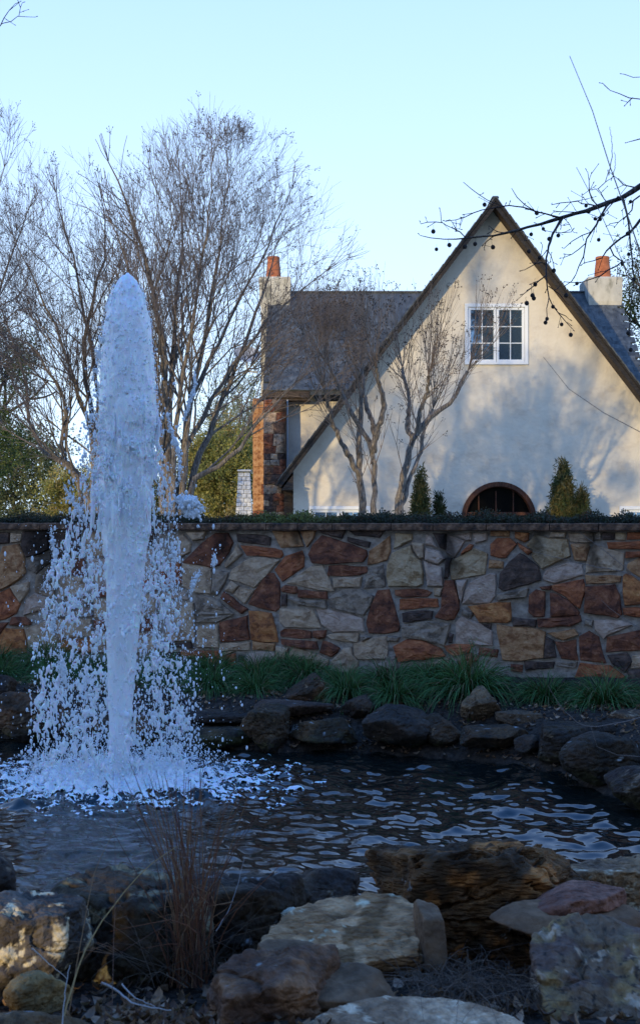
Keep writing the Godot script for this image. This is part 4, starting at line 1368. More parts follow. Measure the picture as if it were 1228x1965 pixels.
	crape("crape_myrtle", "pollarded crape myrtle with the leftmost trunk before the house", grp, Vector3(0.67, 0.2, -21), [
		[[Vector3(0.68, 0.2, -21), Vector3(0.638, 1.843, -21.00), Vector3(0.583, 2.528, -21.00), Vector3(0.583, 2.956, -21.00), Vector3(0.607, 3.274, -21.00), Vector3(0.614, 3.593, -21.00), Vector3(0.560, 3.811, -21.00)], 0.082, 0.03, 0.03],
		[[Vector3(0.591, 2.434, -21.00), Vector3(0.474, 2.637, -21.00), Vector3(0.241, 3.088, -21.00), Vector3(0.132, 3.461, -21.00), Vector3(0.062, 3.710, -21.00)], 0.045, 0.022, -0.3]], k, M.bark, M.twig_tan)
	k.centre = Vector3(0.650, 4.017, -20.40)
	crape("crape_myrtle", "pollarded crape myrtle whose trunk forks low, the middle of the three", grp, Vector3(0.79, 0.2, -20.4), [
		[[Vector3(0.79, 0.2, -20.4), Vector3(0.786, 1.863, -20.40), Vector3(0.771, 2.740, -20.40), Vector3(0.589, 3.080, -20.40), Vector3(0.385, 3.465, -20.40), Vector3(0.257, 3.775, -20.40), Vector3(0.136, 3.979, -20.40)], 0.07, 0.024, 0.04],
		[[Vector3(0.771, 2.747, -20.40), Vector3(0.831, 3.050, -20.40), Vector3(0.929, 3.473, -20.40), Vector3(0.854, 3.752, -20.40), Vector3(0.816, 3.979, -20.40)], 0.05, 0.025, -0.4],
		[[Vector3(0.808, 2.959, -20.40), Vector3(0.740, 3.223, -20.40), Vector3(0.650, 3.526, -20.40), Vector3(0.620, 3.790, -20.40), Vector3(0.604, 4.017, -20.40)], 0.04, 0.022, 0.2]], k, M.bark, M.twig_tan)
	k.centre = Vector3(1.712, 4.128, -21.40)
	crape("crape_myrtle", "pollarded crape myrtle leaning right, nearest the gable window", grp, Vector3(1.16, 0.2, -21.4), [
		[[Vector3(1.13, 0.2, -21.4), Vector3(1.173, 1.845, -21.40), Vector3(1.324, 2.654, -21.40), Vector3(1.435, 3.010, -21.40), Vector3(1.657, 3.311, -21.40), Vector3(2.029, 3.613, -21.40), Vector3(2.243, 4.033, -21.40)], 0.085, 0.026, 0.1],
		[[Vector3(1.450, 3.002, -21.40), Vector3(1.332, 3.113, -21.40), Vector3(1.347, 3.605, -21.40), Vector3(1.284, 3.890, -21.40), Vector3(1.252, 4.088, -21.40)], 0.04, 0.024, 0.3],
		[[Vector3(1.474, 3.058, -21.40), Vector3(1.522, 3.414, -21.40), Vector3(1.633, 3.731, -21.40), Vector3(1.649, 3.953, -21.40)], 0.04, 0.024, -0.3],
		[[Vector3(1.197, 1.829, -21.40), Vector3(1.379, 2.416, -21.40), Vector3(1.522, 2.765, -21.40), Vector3(1.569, 3.113, -21.40), Vector3(1.712, 3.454, -21.40)], 0.04, 0.022, 0.5]], k, M.bark, M.twig_tan)
	# conifers against the house
	var cg := [[0.06, 0.078, 0.025], [0.15, 0.125, 0.045]]
	conifer("tall narrow conifer beside the trunk of the leaning crape myrtle", Vector3(1.93, 0.2, -27.1), 2.56, 0.33, 1900, cg)
	conifer("smallest slender conifer, left of the arched doorway", Vector3(2.31, 0.2, -27.2), 2.2, 0.17, 900, [[0.03, 0.045, 0.018], [0.05, 0.065, 0.025]])
	conifer("broad bushy conifer with a spire, right of the arched doorway", Vector3(4.66, 0.2, -27.0), 2.75, 0.52, 3000, cg)
	conifer("low bushy conifer right beside the broad spired one", Vector3(5.0, 0.2, -26.9), 2.2, 0.38, 1700, cg)
	_sweetgum()

# a line of branch with buds and short spurs
func spray(wood: MB, p: Array, r0: float, r1: float, spurs := 1.0) -> void:
	var l := 0.0
	for k in p.size() - 1:
		l += p[k].distance_to(p[k + 1])
	var n := clampi(int(l / 0.05), 3, 60)
	var pts := bend(PackedVector3Array(p), n, 0.004)
	wood.tube(pts, taper(n + 1, r0, r1), 6 if r0 > 0.006 else 4, Color.WHITE, 0.12)
	for k in range(1, n + 1):
		if rng.randf() < 0.58 * spurs or k == n:
			var d := (pts[k] - pts[k - 1]).normalized()
			var nd := (d * 0.8 + jit(0.9)).normalized()
			var sl := rng.randf_range(0.015, 0.06) if k < n else 0.015
			var tip := pts[k] + nd * sl
			wood.tube(PackedVector3Array([pts[k], pts[k] + nd * sl * 0.6 + jit(0.003), tip, tip + nd * 0.007, tip + nd * 0.014]), PackedFloat32Array([0.0022, 0.0018, 0.0018, 0.0035, 0.0008]), 4)
			if rng.randf() < 0.45 * spurs and k < n:
				var t2 := tip + (nd + jit(0.9)).normalized() * rng.randf_range(0.03, 0.1)
				wood.tube(PackedVector3Array([tip, t2, t2 + (t2 - tip).normalized() * 0.01]), PackedFloat32Array([0.0018, 0.0014, 0.003]), 4)

func _sweetgum() -> void:
	rng.seed = 43
	var base := Vector3(4.4, 0.2, -8.1)
	var o := thing("sweetgum_tree", "sweetgum whose bare branch hung with dark seed balls reaches in from the right", "tree", base)
	var t := MB.new()
	t.tube(bend(PackedVector3Array([base, Vector3(4.38, 2, -8.1), Vector3(4.42, 4.5, -8.15), Vector3(4.3, 8.5, -8.0)]), 14, 0.01), taper(15, 0.2, 0.08), 12, Color.WHITE, 0.06)
	put("trunk", t.mesh(base), M.bark_dark, o)
	var b := MB.new()
	var d := 8.0
	spray(b, [Vector3(4.4, 4.8, -8.15), Vector3(3.1, 4.25, -8.1), Vector3(2.3, 3.85, -8.05), Vector3(1.819, 3.652, -8.00), Vector3(1.718, 3.592, -8.00), Vector3(1.584, 3.540, -8.00), Vector3(1.377, 3.481, -8.00), Vector3(1.253, 3.442, -8.00), Vector3(1.129, 3.409, -8.00), Vector3(0.995, 3.377, -8.00), Vector3(0.830, 3.358, -8.00), Vector3(0.706, 3.352, -8.00), Vector3(0.572, 3.375, -8.00)], 0.045, 0.002, 0.5)
	put("main_branch", b.mesh(base), M.bark_dark, o)
	var s := MB.new()
	spray(s, [Vector3(1.377, 3.478, -8.00), Vector3(1.279, 3.472, -7.90), Vector3(1.197, 3.498, -7.90), Vector3(1.061, 3.501, -7.80), Vector3(0.960, 3.491, -7.80), Vector3(0.870, 3.465, -7.80), Vector3(0.789, 3.435, -7.80), Vector3(0.703, 3.415, -7.80)], 0.006, 0.002)
	spray(s, [Vector3(0.830, 3.360, -8.00), Vector3(0.778, 3.406, -8.00), Vector3(0.704, 3.469, -8.10), Vector3(0.694, 3.531, -8.10)], 0.004, 0.002)
	spray(s, [Vector3(0.778, 3.406, -8.00), Vector3(0.728, 3.445, -7.90)], 0.003, 0.002)
	spray(s, [Vector3(0.704, 3.469, -8.10), Vector3(0.631, 3.474, -8.10), Vector3(0.581, 3.463, -8.10)], 0.003, 0.002)
	spray(s, [Vector3(1.377, 3.476, -8.00), Vector3(1.299, 3.345, -7.90), Vector3(1.257, 3.224, -7.80), Vector3(1.236, 3.076, -7.70), Vector3(1.251, 2.976, -7.70), Vector3(1.296, 2.897, -7.70), Vector3(1.375, 2.807, -7.70)], 0.0085, 0.002)
	spray(s, [Vector3(1.075, 3.622, -7.90), Vector3(1.115, 3.559, -7.90), Vector3(1.197, 3.498, -7.90)], 0.002, 0.004)
	spray(s, [Vector3(0.804, 3.656, -7.90), Vector3(0.881, 3.594, -7.90), Vector3(0.946, 3.537, -7.85), Vector3(1.021, 3.496, -7.80)], 0.002, 0.004)
	spray(s, [Vector3(1.252, 3.173, -7.80), Vector3(1.186, 3.165, -7.70), Vector3(1.117, 3.125, -7.70)], 0.004, 0.002)
	spray(s, [Vector3(1.254, 3.113, -7.80), Vector3(1.202, 3.078, -7.80), Vector3(1.162, 3.042, -7.80), Vector3(1.131, 3.012, -7.80)], 0.004, 0.002)
	spray(s, [Vector3(1.251, 3.036, -7.70), Vector3(1.333, 3.002, -7.80), Vector3(1.363, 2.962, -7.80)], 0.004, 0.002)
	spray(s, [Vector3(1.251, 2.976, -7.70), Vector3(1.222, 2.901, -7.60), Vector3(1.225, 2.843, -7.60)], 0.003, 0.002)
	spray(s, [Vector3(1.296, 2.897, -7.70), Vector3(1.355, 2.862, -7.70)], 0.003, 0.002)
	spray(s, [Vector3(1.257, 3.254, -7.80), Vector3(1.238, 3.232, -7.90), Vector3(1.248, 3.294, -7.90)], 0.003, 0.002)
	spray(s, [Vector3(1.262, 3.254, -7.80), Vector3(1.293, 3.183, -7.80), Vector3(1.295, 3.153, -7.80)], 0.003, 0.002)
	spray(s, [Vector3(1.584, 3.540, -8.00), Vector3(1.501, 3.556, -8.00), Vector3(1.457, 3.594, -8.10), Vector3(1.332, 3.573, -8.10)], 0.005, 0.002)
	spray(s, [Vector3(1.584, 3.540, -8.00), Vector3(1.532, 3.602, -8.00), Vector3(1.527, 3.695, -8.00), Vector3(1.522, 3.737, -8.00)], 0.005, 0.002)
	spray(s, [Vector3(1.481, 3.509, -8.00), Vector3(1.411, 3.487, -7.90), Vector3(1.309, 3.487, -7.90)], 0.004, 0.002)
	spray(s, [Vector3(1.635, 3.561, -8.00), Vector3(1.604, 3.667, -8.10), Vector3(1.645, 3.709, -8.10), Vector3(1.656, 3.751, -8.10)], 0.004, 0.002)
	spray(s, [Vector3(1.646, 3.561, -8.00), Vector3(1.564, 3.447, -7.90), Vector3(1.523, 3.375, -7.90), Vector3(1.493, 3.334, -7.90), Vector3(1.482, 3.253, -7.90), Vector3(1.421, 3.110, -7.90), Vector3(1.370, 3.069, -7.90)], 0.007, 0.002)
	spray(s, [Vector3(1.523, 3.375, -7.90), Vector3(1.442, 3.345, -7.90), Vector3(1.370, 3.283, -7.90)], 0.003, 0.002)
	spray(s, [Vector3(1.493, 3.314, -7.90), Vector3(1.411, 3.243, -7.90), Vector3(1.370, 3.232, -7.90)], 0.003, 0.002)
	spray(s, [Vector3(1.718, 3.592, -8.00), Vector3(1.717, 3.477, -7.90), Vector3(1.737, 3.375, -7.90), Vector3(1.748, 3.232, -7.90), Vector3(1.758, 3.110, -7.90), Vector3(1.743, 2.967, -7.90), Vector3(1.732, 2.804, -7.90)], 0.007, 0.002)
	spray(s, [Vector3(1.776, 3.425, -7.80), Vector3(1.705, 3.345, -7.80), Vector3(1.605, 3.274, -7.80), Vector3(1.564, 3.214, -7.80), Vector3(1.464, 3.183, -7.80)], 0.008, 0.002)
	spray(s, [Vector3(1.605, 3.274, -7.80), Vector3(1.635, 3.214, -7.80), Vector3(1.675, 3.183, -7.80), Vector3(1.605, 3.153, -7.80), Vector3(1.544, 3.108, -7.80), Vector3(1.423, 3.073, -7.80), Vector3(1.353, 3.078, -7.80)], 0.005, 0.002)
	spray(s, [Vector3(1.819, 3.602, -8.00), Vector3(1.780, 3.582, -8.00), Vector3(1.770, 3.520, -8.00), Vector3(1.708, 3.458, -8.00), Vector3(1.646, 3.442, -8.00)], 0.005, 0.002)
	spray(s, [Vector3(1.819, 3.644, -8.00), Vector3(1.740, 3.688, -8.10), Vector3(1.708, 3.730, -8.10), Vector3(1.666, 3.761, -8.10)], 0.006, 0.002)
	spray(s, [Vector3(1.687, 3.582, -8.00), Vector3(1.595, 3.477, -7.90), Vector3(1.574, 3.441, -7.90), Vector3(1.544, 3.449, -7.90)], 0.003, 0.002)
	spray(s, [Vector3(1.377, 3.484, -8.00), Vector3(1.401, 3.416, -7.90), Vector3(1.421, 3.375, -7.90)], 0.003, 0.002)
	spray(s, [Vector3(1.264, 3.442, -8.00), Vector3(1.258, 3.385, -7.90), Vector3(1.350, 3.375, -7.90), Vector3(1.411, 3.375, -7.90)], 0.003, 0.002)
	spray(s, [Vector3(1.129, 3.411, -8.00), Vector3(1.171, 3.385, -8.00), Vector3(1.160, 3.344, -8.00)], 0.003, 0.002)
	spray(s, [Vector3(0.995, 3.377, -8.00), Vector3(0.949, 3.344, -8.00), Vector3(0.933, 3.308, -8.00)], 0.003, 0.002)
	spray(s, [Vector3(1.047, 3.391, -8.00), Vector3(0.985, 3.406, -8.00), Vector3(0.959, 3.432, -8.00)], 0.003, 0.002)
	# sprays further up at the right edge and at the top left corner
	spray(s, [Vector3(4.3, 6.6, -8), Vector3(3.0, 5.4, -8.2), Vector3(1.865, 4.210, -8.20), Vector3(1.765, 4.240, -8.20), Vector3(1.683, 4.265, -8.20), Vector3(1.646, 4.307, -8.20)], 0.02, 0.002, 0.6)
	spray(s, [Vector3(1.825, 4.222, -8.20), Vector3(1.786, 4.186, -8.20)], 0.003, 0.002)
	spray(s, [Vector3(4.32, 6.4, -8), Vector3(3.0, 5.2, -8.1), Vector3(1.842, 4.306, -8.10), Vector3(1.794, 4.315, -8.10), Vector3(1.752, 4.327, -8.10)], 0.014, 0.002, 0.6)
	spray(s, [Vector3(1.878, 3.964, -8.10), Vector3(1.818, 3.946, -8.10), Vector3(1.770, 3.934, -8.10)], 0.004, 0.002)
	tag(put("side_twigs", s.mesh(base), M.twig_dark, o), "", "", "", "stuff")
	# seed balls on thin stalks
	var ball := MB.new()
	for j in 9:
		for i in 14:
			var a := PI * j / 8.0
			var rr := 1.0 + (0.22 if (i + j) % 2 else -0.12)
			ball.vert(Vector3(sin(a) * cos(TAU * i / 14.0), cos(a), sin(a) * sin(TAU * i / 14.0)) * rr)
	for j in 8:
		for i in 14:
			ball.quad(j * 14 + i, j * 14 + (i + 1) % 14, j * 14 + 14 + (i + 1) % 14, j * 14 + 14 + i)
	ball.outward(Vector3.ZERO)
	var st := ball.v.size()
	ball.tube(PackedVector3Array([Vector3(0, 0.9, 0), Vector3(0.25, 2.2, 0), Vector3(0.1, 3.4, 0.2)]), PackedFloat32Array([0.09, 0.07, 0.07]), 4)
	var bm := ball.mesh(Vector3.ZERO, false)
	for p in [Vector3(0.652, 3.419, -8.10), Vector3(0.662, 3.297, -8.00), Vector3(0.735, 3.321, -8.00), Vector3(0.823, 3.311, -8.00), Vector3(0.881, 3.327, -8.00), Vector3(0.983, 3.309, -8.00), Vector3(0.912, 3.506, -7.80), Vector3(1.217, 3.482, -7.90), Vector3(1.512, 3.545, -8.00), Vector3(1.544, 3.449, -7.90), Vector3(1.572, 3.447, -7.90), Vector3(1.590, 3.472, -7.90), Vector3(1.200, 3.382, -8.00), Vector3(1.269, 3.413, -8.00), Vector3(1.337, 3.355, -7.90), Vector3(1.286, 3.336, -7.90), Vector3(1.142, 3.227, -7.70), Vector3(1.217, 3.211, -7.80), Vector3(1.295, 3.140, -7.80), Vector3(1.192, 3.063, -7.80), Vector3(1.177, 3.002, -7.80), Vector3(1.184, 2.986, -7.80), Vector3(1.145, 2.959, -7.80), Vector3(1.274, 2.924, -7.70), Vector3(1.225, 2.843, -7.60), Vector3(1.217, 2.823, -7.60), Vector3(1.321, 2.827, -7.70), Vector3(1.371, 2.770, -7.70), Vector3(1.765, 3.568, -8.00), Vector3(1.674, 3.567, -7.90), Vector3(1.527, 3.514, -8.00), Vector3(1.564, 3.331, -7.90), Vector3(1.705, 3.345, -7.80), Vector3(1.732, 3.250, -7.90), Vector3(1.675, 3.181, -7.80), Vector3(1.760, 3.107, -7.90), Vector3(1.423, 3.068, -7.80), Vector3(1.729, 2.806, -7.90), Vector3(1.743, 2.712, -7.90), Vector3(1.363, 3.002, -7.80)]:
		var q := put("seed_ball", bm, M.twig_dark, o)
		q.transform = Transform3D(Basis.from_euler(Vector3(rng.randf_range(-0.2, 0.2), rng.randf() * TAU, rng.randf_range(-0.2, 0.2))).scaled(Vector3.ONE * rng.randf_range(0.0088, 0.0112)), p - base)
	# another tree at the left, of which only a twig shows in the top corner
	var lb := Vector3(-3.6, 0.2, -8.4)
	var lo := thing("sweetgum_tree", "bare tree of which only twig tips show in the top left corner", "tree", lb)
	var lt := MB.new()
	lt.tube(bend(PackedVector3Array([lb, Vector3(-3.6, 3, -8.4), Vector3(-3.5, 7.5, -8.3)]), 12, 0.01), taper(13, 0.15, 0.06), 10, Color.WHITE, 0.06)
	put("trunk", lt.mesh(lb), M.bark_dark, lo)
	var ls := MB.new()
	spray(ls, [Vector3(-3.55, 4.2, -8.4), Vector3(-2.6, 4.45, -8.3), Vector3(-1.949, 4.633, -8.30), Vector3(-1.881, 4.683, -8.30), Vector3(-1.826, 4.707, -8.30), Vector3(-1.777, 4.735, -8.30), Vector3(-1.734, 4.729, -8.30), Vector3(-1.685, 4.729, -8.30)], 0.014, 0.0015, 0.6)
	spray(ls, [Vector3(-1.887, 4.677, -8.30), Vector3(-1.844, 4.756, -8.30), Vector3(-1.798, 4.809, -8.30)], 0.003, 0.0015)
	spray(ls, [Vector3(-1.777, 4.735, -8.30), Vector3(-1.765, 4.781, -8.30), Vector3(-1.758, 4.812, -8.30)], 0.002, 0.0015)
	put("twigs", ls.mesh(lb), M.twig_dark, lo)

# ---------------------------------------------------------------- unseen things placed behind the viewpoint to shade the pond
func _behind() -> void:
	rng.seed = 51
	var turn := -0.4882
	var o := thing("unseen_shade_block", "unseen pale stucco block behind the viewpoint, placed to shade the pond", "house", Vector3.ZERO)  # unseen blocks, sized and placed to shade pond, wall and near bank
	o.rotation.y = turn
	# along local x: across the sun; local z: towards the sun
	put("wing_wall", bx(Vector3(-6.6, 0.2, 13), Vector3(-3.2, 7.5, 19)), M.stucco, o)
	put("unseen_low_block", bx(Vector3(-9.5, 0.2, 13.5), Vector3(-6.6, 5.0, 18)), M.stucco, o)
	put("unseen_main_block", bx(Vector3(-2.3, 0.2, 13), Vector3(7, 7.5, 19)), M.stucco, o)
	put("gap_edge_block", bx(Vector3(-3.2, 0.2, 13.4), Vector3(-2.3, 2.22, 13.8)), M.stucco, o)  # lower edge of a gap that lets a sunspot onto the near rocks
	put("gap_edge_block", bx(Vector3(-2.85, 2.45, 13.2), Vector3(-2.3, 7.2, 14.2)), M.stucco, o)
	put("gap_top_block", bx(Vector3(-3.2, 2.85, 13.2), Vector3(-2.85, 7.2, 14.2)), M.stucco, o)  # closes the gap from above to keep the sunspot small
	var r := MB.new()
	r.prism(PackedVector2Array([Vector2(-6.8, 7.5), Vector2(7.2, 7.5), Vector2(5.0, 9.8), Vector2(-4.6, 9.8)]), 12.7, 19.3)
	put("roof", r.mesh(Vector3.ZERO, false), M.slate_1, o)  # sloped top of the unseen block, shading the foreground too
	var dark := [[0.02, 0.04, 0.015], [0.03, 0.055, 0.02], [0.045, 0.06, 0.025]]
	for q in [[Vector3(5.5, 0.2, 7), 7.0, 3.2, 3.2, 0, "small, back right"], [Vector3(14, 0.2, 5), 9.5, 4.5, 4.6, 0, "wide, far right"], [Vector3(12.5, 0.2, 24), 13.0, 5.0, 4.0, 0, "tallest, straight behind"]]:
		leafy_tree("unseen_shade_tree", "unseen dark evergreen behind the viewpoint, placed to dim the sky light, " + q[5], "tree", "unseen evergreens behind the viewpoint", q[0], q[0] + Vector3(0, q[1] * 0.78, 0), Vector3(q[3], q[2], q[3]), 90, 6600, 0.62, dark, 0.22, M.bark_dark, 4)  # out of view; they dim the foreground and show in the window panes
	# tall bare trees off to the left: their branches dapple the house
	var bq := {"wander": 0.12, "lift": 0.03, "ratio": 0.8, "spread": 0.42, "pods": 0.0, "podlen": 0.0, "limit": 0.02, "third": 0.4, "side": 1, "len": 2.2, "lvl": 4, "first": 0.35, "dense": 0.6, "rmax": 0.07, "gnarl": 0.05, "tips": 4}
	for q in [[-10.6, -4.0, "nearest the view"]]:
		var b := Vector3(0.883 * q[0] + 0.469 * q[1], 0.2, 0.469 * q[0] - 0.883 * q[1])
		bq.centre = b + Vector3(0, 7.5, 0)
		bq.radii = Vector3(3.4, 5.5, 3.4)
		crape("bare_shade_tree", "tall bare tree left of the view, dappling the house, " + q[2], "bare trees left of the view", b, [
			[[b, b + Vector3(0.2, 3, 0.1), b + Vector3(-0.3, 6.5, 0.3), b + Vector3(0.2, 10, 0)], 0.2, 0.05, 0.0],
			[[b + Vector3(0.1, 2.2, 0), b + Vector3(1.0, 4.5, 0.6), b + Vector3(1.8, 7.5, 0.8)], 0.11, 0.04, 0.0],
			[[b + Vector3(0.1, 2.8, 0), b + Vector3(-1.1, 5, -0.5), b + Vector3(-1.7, 8, -0.6)], 0.11, 0.04, 0.0]], bq, M.bark_dark, M.twig_dark)

# ---------------------------------------------------------------- boulders of the two banks
var rk := fnl(81, 1.0, 5)
var rk2 := fnl(82, 1.0, 4)

func rock_mesh(sd: int, half: Vector3, n: int, extra: Array, pal: Dictionary, at: Vector3, yaw: float, tilt: float) -> ArrayMesh:
	var r := RandomNumberGenerator.new()
	r.seed = sd
	var pl := []
	for q in extra:
		pl.append([Vector3(q[0], q[1], q[2]).normalized(), q[3]])
	for k in int(pal.get("planes", 11)):
		var d := Vector3(r.randfn(), r.randfn() * 0.8, r.randfn()).normalized()
		pl.append([d, r.randf_range(0.6, 0.96)])
	var b := MB.new()
	var seen := {}
	var o := Vector3(r.randf(), r.randf(), r.randf()) * 50.0
	var turn := Basis.from_euler(Vector3(tilt, yaw, 0))
	var ca: Color = pal.a
	var cb: Color = pal.b
	var cl: Color = pal.get("l", Color(0.34, 0.36, 0.37))
	var lt: float = pal.get("lt", 0.5)
	var lf: float = pal.get("lf", 9.0)
	var bump: float = pal.get("bump", 0.07)
	var m := minf(half.x, minf(half.y, half.z))
	var ids := PackedInt32Array()
	var wob_at := o * 3.0
	for f in 6:
		for j in n + 1:
			for i in n + 1:
				var u := tan((2.0 * i / n - 1.0) * 0.7854)
				var w := tan((2.0 * j / n - 1.0) * 0.7854)
				var d: Vector3
				match f:
					0: d = Vector3(1, u, w)
					1: d = Vector3(-1, u, w)
					2: d = Vector3(u, 1, w)
					3: d = Vector3(u, -1, w)
					4: d = Vector3(u, w, 1)
					_: d = Vector3(u, w, -1)
				d = d.normalized()
				var key := Vector3i((d * 4000.0).round())
				if seen.has(key):
					ids.append(seen[key])
					continue
				var s := pow(0.9, 34.0)
				for p in pl:
					var t: float = p[0].dot(d) / p[1]
					if t > 0.2:
						s += pow(t, 34.0)
				var rr := 1.0 / pow(s, 1.0 / 34.0)
				var p := d * rr * half
				var q := p / m
				var e := rk.get_noise_3dv(q * 0.9 + o) * bump * m * 1.6
				e += rk2.get_noise_3dv(q * 3.2 + o) * bump * m * 0.7 + rk2.get_noise_3dv(wob_at + p * 38.0) * 0.004
				var cr := absf(rk.get_noise_3dv(q * Vector3(0.55, 1.5, 0.55) + o * 1.3))
				e -= smoothstep(0.07, 0.0, cr) * m * 0.09 * float(pal.get("crack", 1.0))
				p += d * e
				p = turn * p
				var wp := at + p
				var k := smoothstep(-0.25, 0.3, rk.get_noise_3dv(wp * pal.get("cf", 3.5) + o))
				var col := ca.lerp(cb, k)
				if pal.has("c"):
					col = col.lerp(pal.c, smoothstep(0.12, 0.3, rk2.get_noise_3dv(wp * 4.0 + o * 2.0)))
				var ln := rk2.get_noise_3dv(wp * lf + o) + 0.35 * rk.get_noise_3dv(wp * lf * 4.0)
				col = col.lerp(cl, smoothstep(lt, lt + 0.07, ln))
				if pal.has("spot"):
					col = col.lerp(pal.spot, 0.85 * smoothstep(0.3, 0.36, rk.get_noise_3dv(wp * 26.0 + o)))
				# wet and mossy where the water laps
				var ms := smoothstep(0.16, 0.03, wp.y + 0.06 * rk.get_noise_3dv(wp * 6.0)) * float(pal.get("wet", 1.0))
				col = col.lerp(Color(0.06, 0.058, 0.018) if rk2.get_noise_3dv(wp * 5.0) > -0.05 else Color(0.025, 0.024, 0.02), ms * 0.85)
				seen[key] = b.vert(p, col)
				ids.append(seen[key])
	for f in 6:
		for j in n:
			for i in n:
				var a := f * (n + 1) * (n + 1) + j * (n + 1) + i
				b.quad(ids[a], ids[a + 1], ids[a + n + 2], ids[a + n + 1])
	b.outward(Vector3.ZERO)
	return b.mesh(Vector3.ZERO, true, true)

func rock(label: String, at: Vector3, half: Vector3, sd: int, pal: Dictionary, yaw := 0.0, tilt := 0.0, n := 24, extra := [], group := "", m: Material = null, called := "boulder", cat := "rock") -> void:
	var base := at - Vector3(0, half.y * 0.9, 0)
	var o := put(called, rock_mesh(sd, half, n, extra, pal, at, yaw, tilt), m if m else M.rock)
	o.position = at
	tag(o, label, cat, group)

func _banks() -> void:
	var dk := {"a": Color(0.040, 0.025, 0.017), "b": Color(0.095, 0.057, 0.032), "lt": 0.5, "l": Color(0.245, 0.181, 0.121)}
	var br := {"a": Color(0.066, 0.037, 0.019), "b": Color(0.179, 0.082, 0.034), "lt": 0.46, "l": Color(0.312, 0.205, 0.116)}
	var gr := {"a": Color(0.134, 0.085, 0.046), "b": Color(0.269, 0.172, 0.092), "lt": 0.5}
	var g := "boulders along the far edge of the pond"
	rock("upright blocky grey boulder with a dark right side at the far water's edge", Vector3(-0.406, 0.189, -10.75), Vector3(0.240, 0.189, 0.200), 101, {"a": Color(0.066, 0.041, 0.019), "b": Color(0.134, 0.077, 0.039), "lt": 0.45, "l": Color(0.245, 0.172, 0.105)}, 0.35, 0.0, 28, [[0, 1, 0.2, 0.7], [-0.3, 0.1, 1, 0.62], [1, 0.1, 0.5, 0.7]], g)
	rock("flat purplish slab between the pointed mound and the blocky grey boulder", Vector3(-0.221, 0.293, -11.05), Vector3(0.300, 0.065, 0.200), 102, {"a": Color(0.076, 0.046, 0.034), "b": Color(0.134, 0.082, 0.058)}, 0.1, 0.05, 20, [[0, 1, 0, 0.7]], g)
	rock("brown peaked boulder standing against the grass", Vector3(-0.042, 0.336, -11.40), Vector3(0.250, 0.189, 0.200), 103, br, 0.3, 0.0, 26, [[-0.75, 0.75, 0, 0.62], [0.8, 0.7, 0.1, 0.66]], g)
	rock("low brown mossy boulder at the water below the peaked one", Vector3(0.032, 0.149, -10.75), Vector3(0.290, 0.120, 0.220), 104, {"a": Color(0.051, 0.032, 0.012), "b": Color(0.134, 0.069, 0.024)}, 0.0, 0.0, 24, [], g)
	rock("dark rounded boulder on the mulch between the mound and the blue-black one", Vector3(0.304, 0.286, -11.10), Vector3(0.165, 0.103, 0.160), 105, dk, 0.5, 0.0, 22, [], g)
	rock("largest blue-black boulder at the far edge, moss along its foot", Vector3(0.544, 0.204, -10.65), Vector3(0.300, 0.172, 0.260), 106, {"a": Color(0.040, 0.029, 0.021), "b": Color(0.083, 0.055, 0.038), "lt": 0.6, "wet": 1.6}, 0.2, 0.0, 28, [[-0.6, 0.8, 0.1, 0.7]], g)
	rock("flat reddish stone lying behind the blue-black boulder", Vector3(0.622, 0.311, -11.20), Vector3(0.180, 0.039, 0.120), 107, br, 0.1, 0.0, 18, [], g)
	rock("squat dark boulder with pale streaks right of the blue-black one", Vector3(0.895, 0.180, -10.60), Vector3(0.155, 0.112, 0.170), 108, {"a": Color(0.051, 0.032, 0.017), "b": Color(0.111, 0.064, 0.034), "lt": 0.42, "l": Color(0.279, 0.187, 0.111)}, 0.9, 0.0, 24, [], g)
	rock("pale triangular stone standing on the leaf mulch before the big grass tuft", Vector3(1.214, 0.349, -10.75), Vector3(0.160, 0.133, 0.130), 109, gr, 0.2, 0.0, 24, [[-0.8, 0.65, 0.2, 0.6], [0.9, 0.5, 0, 0.7]], g)
	rock("long flat grey slab right of the triangular stone", Vector3(1.515, 0.266, -10.60), Vector3(0.230, 0.065, 0.140), 110, {"a": Color(0.100, 0.063, 0.037), "b": Color(0.179, 0.115, 0.067)}, -0.1, 0.0, 20, [[0, 1, 0.1, 0.72]], g)
	rock("low dark ledge at the water below the long flat slab", Vector3(1.280, 0.171, -10.35), Vector3(0.310, 0.086, 0.200), 111, {"a": Color(0.045, 0.028, 0.015), "b": Color(0.111, 0.061, 0.027)}, 0.1, 0.0, 22, [], g)
	rock("broad black rounded boulder by the right-hand grass tufts", Vector3(1.773, 0.210, -9.95), Vector3(0.330, 0.163, 0.280), 112, {"a": Color(0.035, 0.022, 0.014), "b": Color(0.076, 0.049, 0.024), "lt": 0.52, "l": Color(0.222, 0.164, 0.105)}, 0.1, 0.0, 28, [], g)
	rock("black boulder whose foot stands in the water near the right edge", Vector3(1.932, 0.183, -9.30), Vector3(0.320, 0.163, 0.260), 113, {"a": Color(0.031, 0.021, 0.012), "b": Color(0.066, 0.043, 0.024), "lt": 0.55}, -0.3, 0.0, 28, [], g)
	rock("brown-grey boulder half out of view behind the black ones at right", Vector3(2.259, 0.269, -10.20), Vector3(0.190, 0.103, 0.200), 114, {"a": Color(0.089, 0.054, 0.030), "b": Color(0.189, 0.115, 0.067), "lt": 0.3, "l": Color(0.333, 0.229, 0.144)}, 0.4, 0.0, 22, [], g)
	rock("dark boulder with a pale flat top in the water at the right edge", Vector3(1.937, 0.119, -8.60), Vector3(0.230, 0.120, 0.240), 115, {"a": Color(0.040, 0.023, 0.015), "b": Color(0.089, 0.057, 0.030), "lt": 0.34, "l": Color(0.222, 0.164, 0.116)}, 0.5, 0.0, 24, [], g)
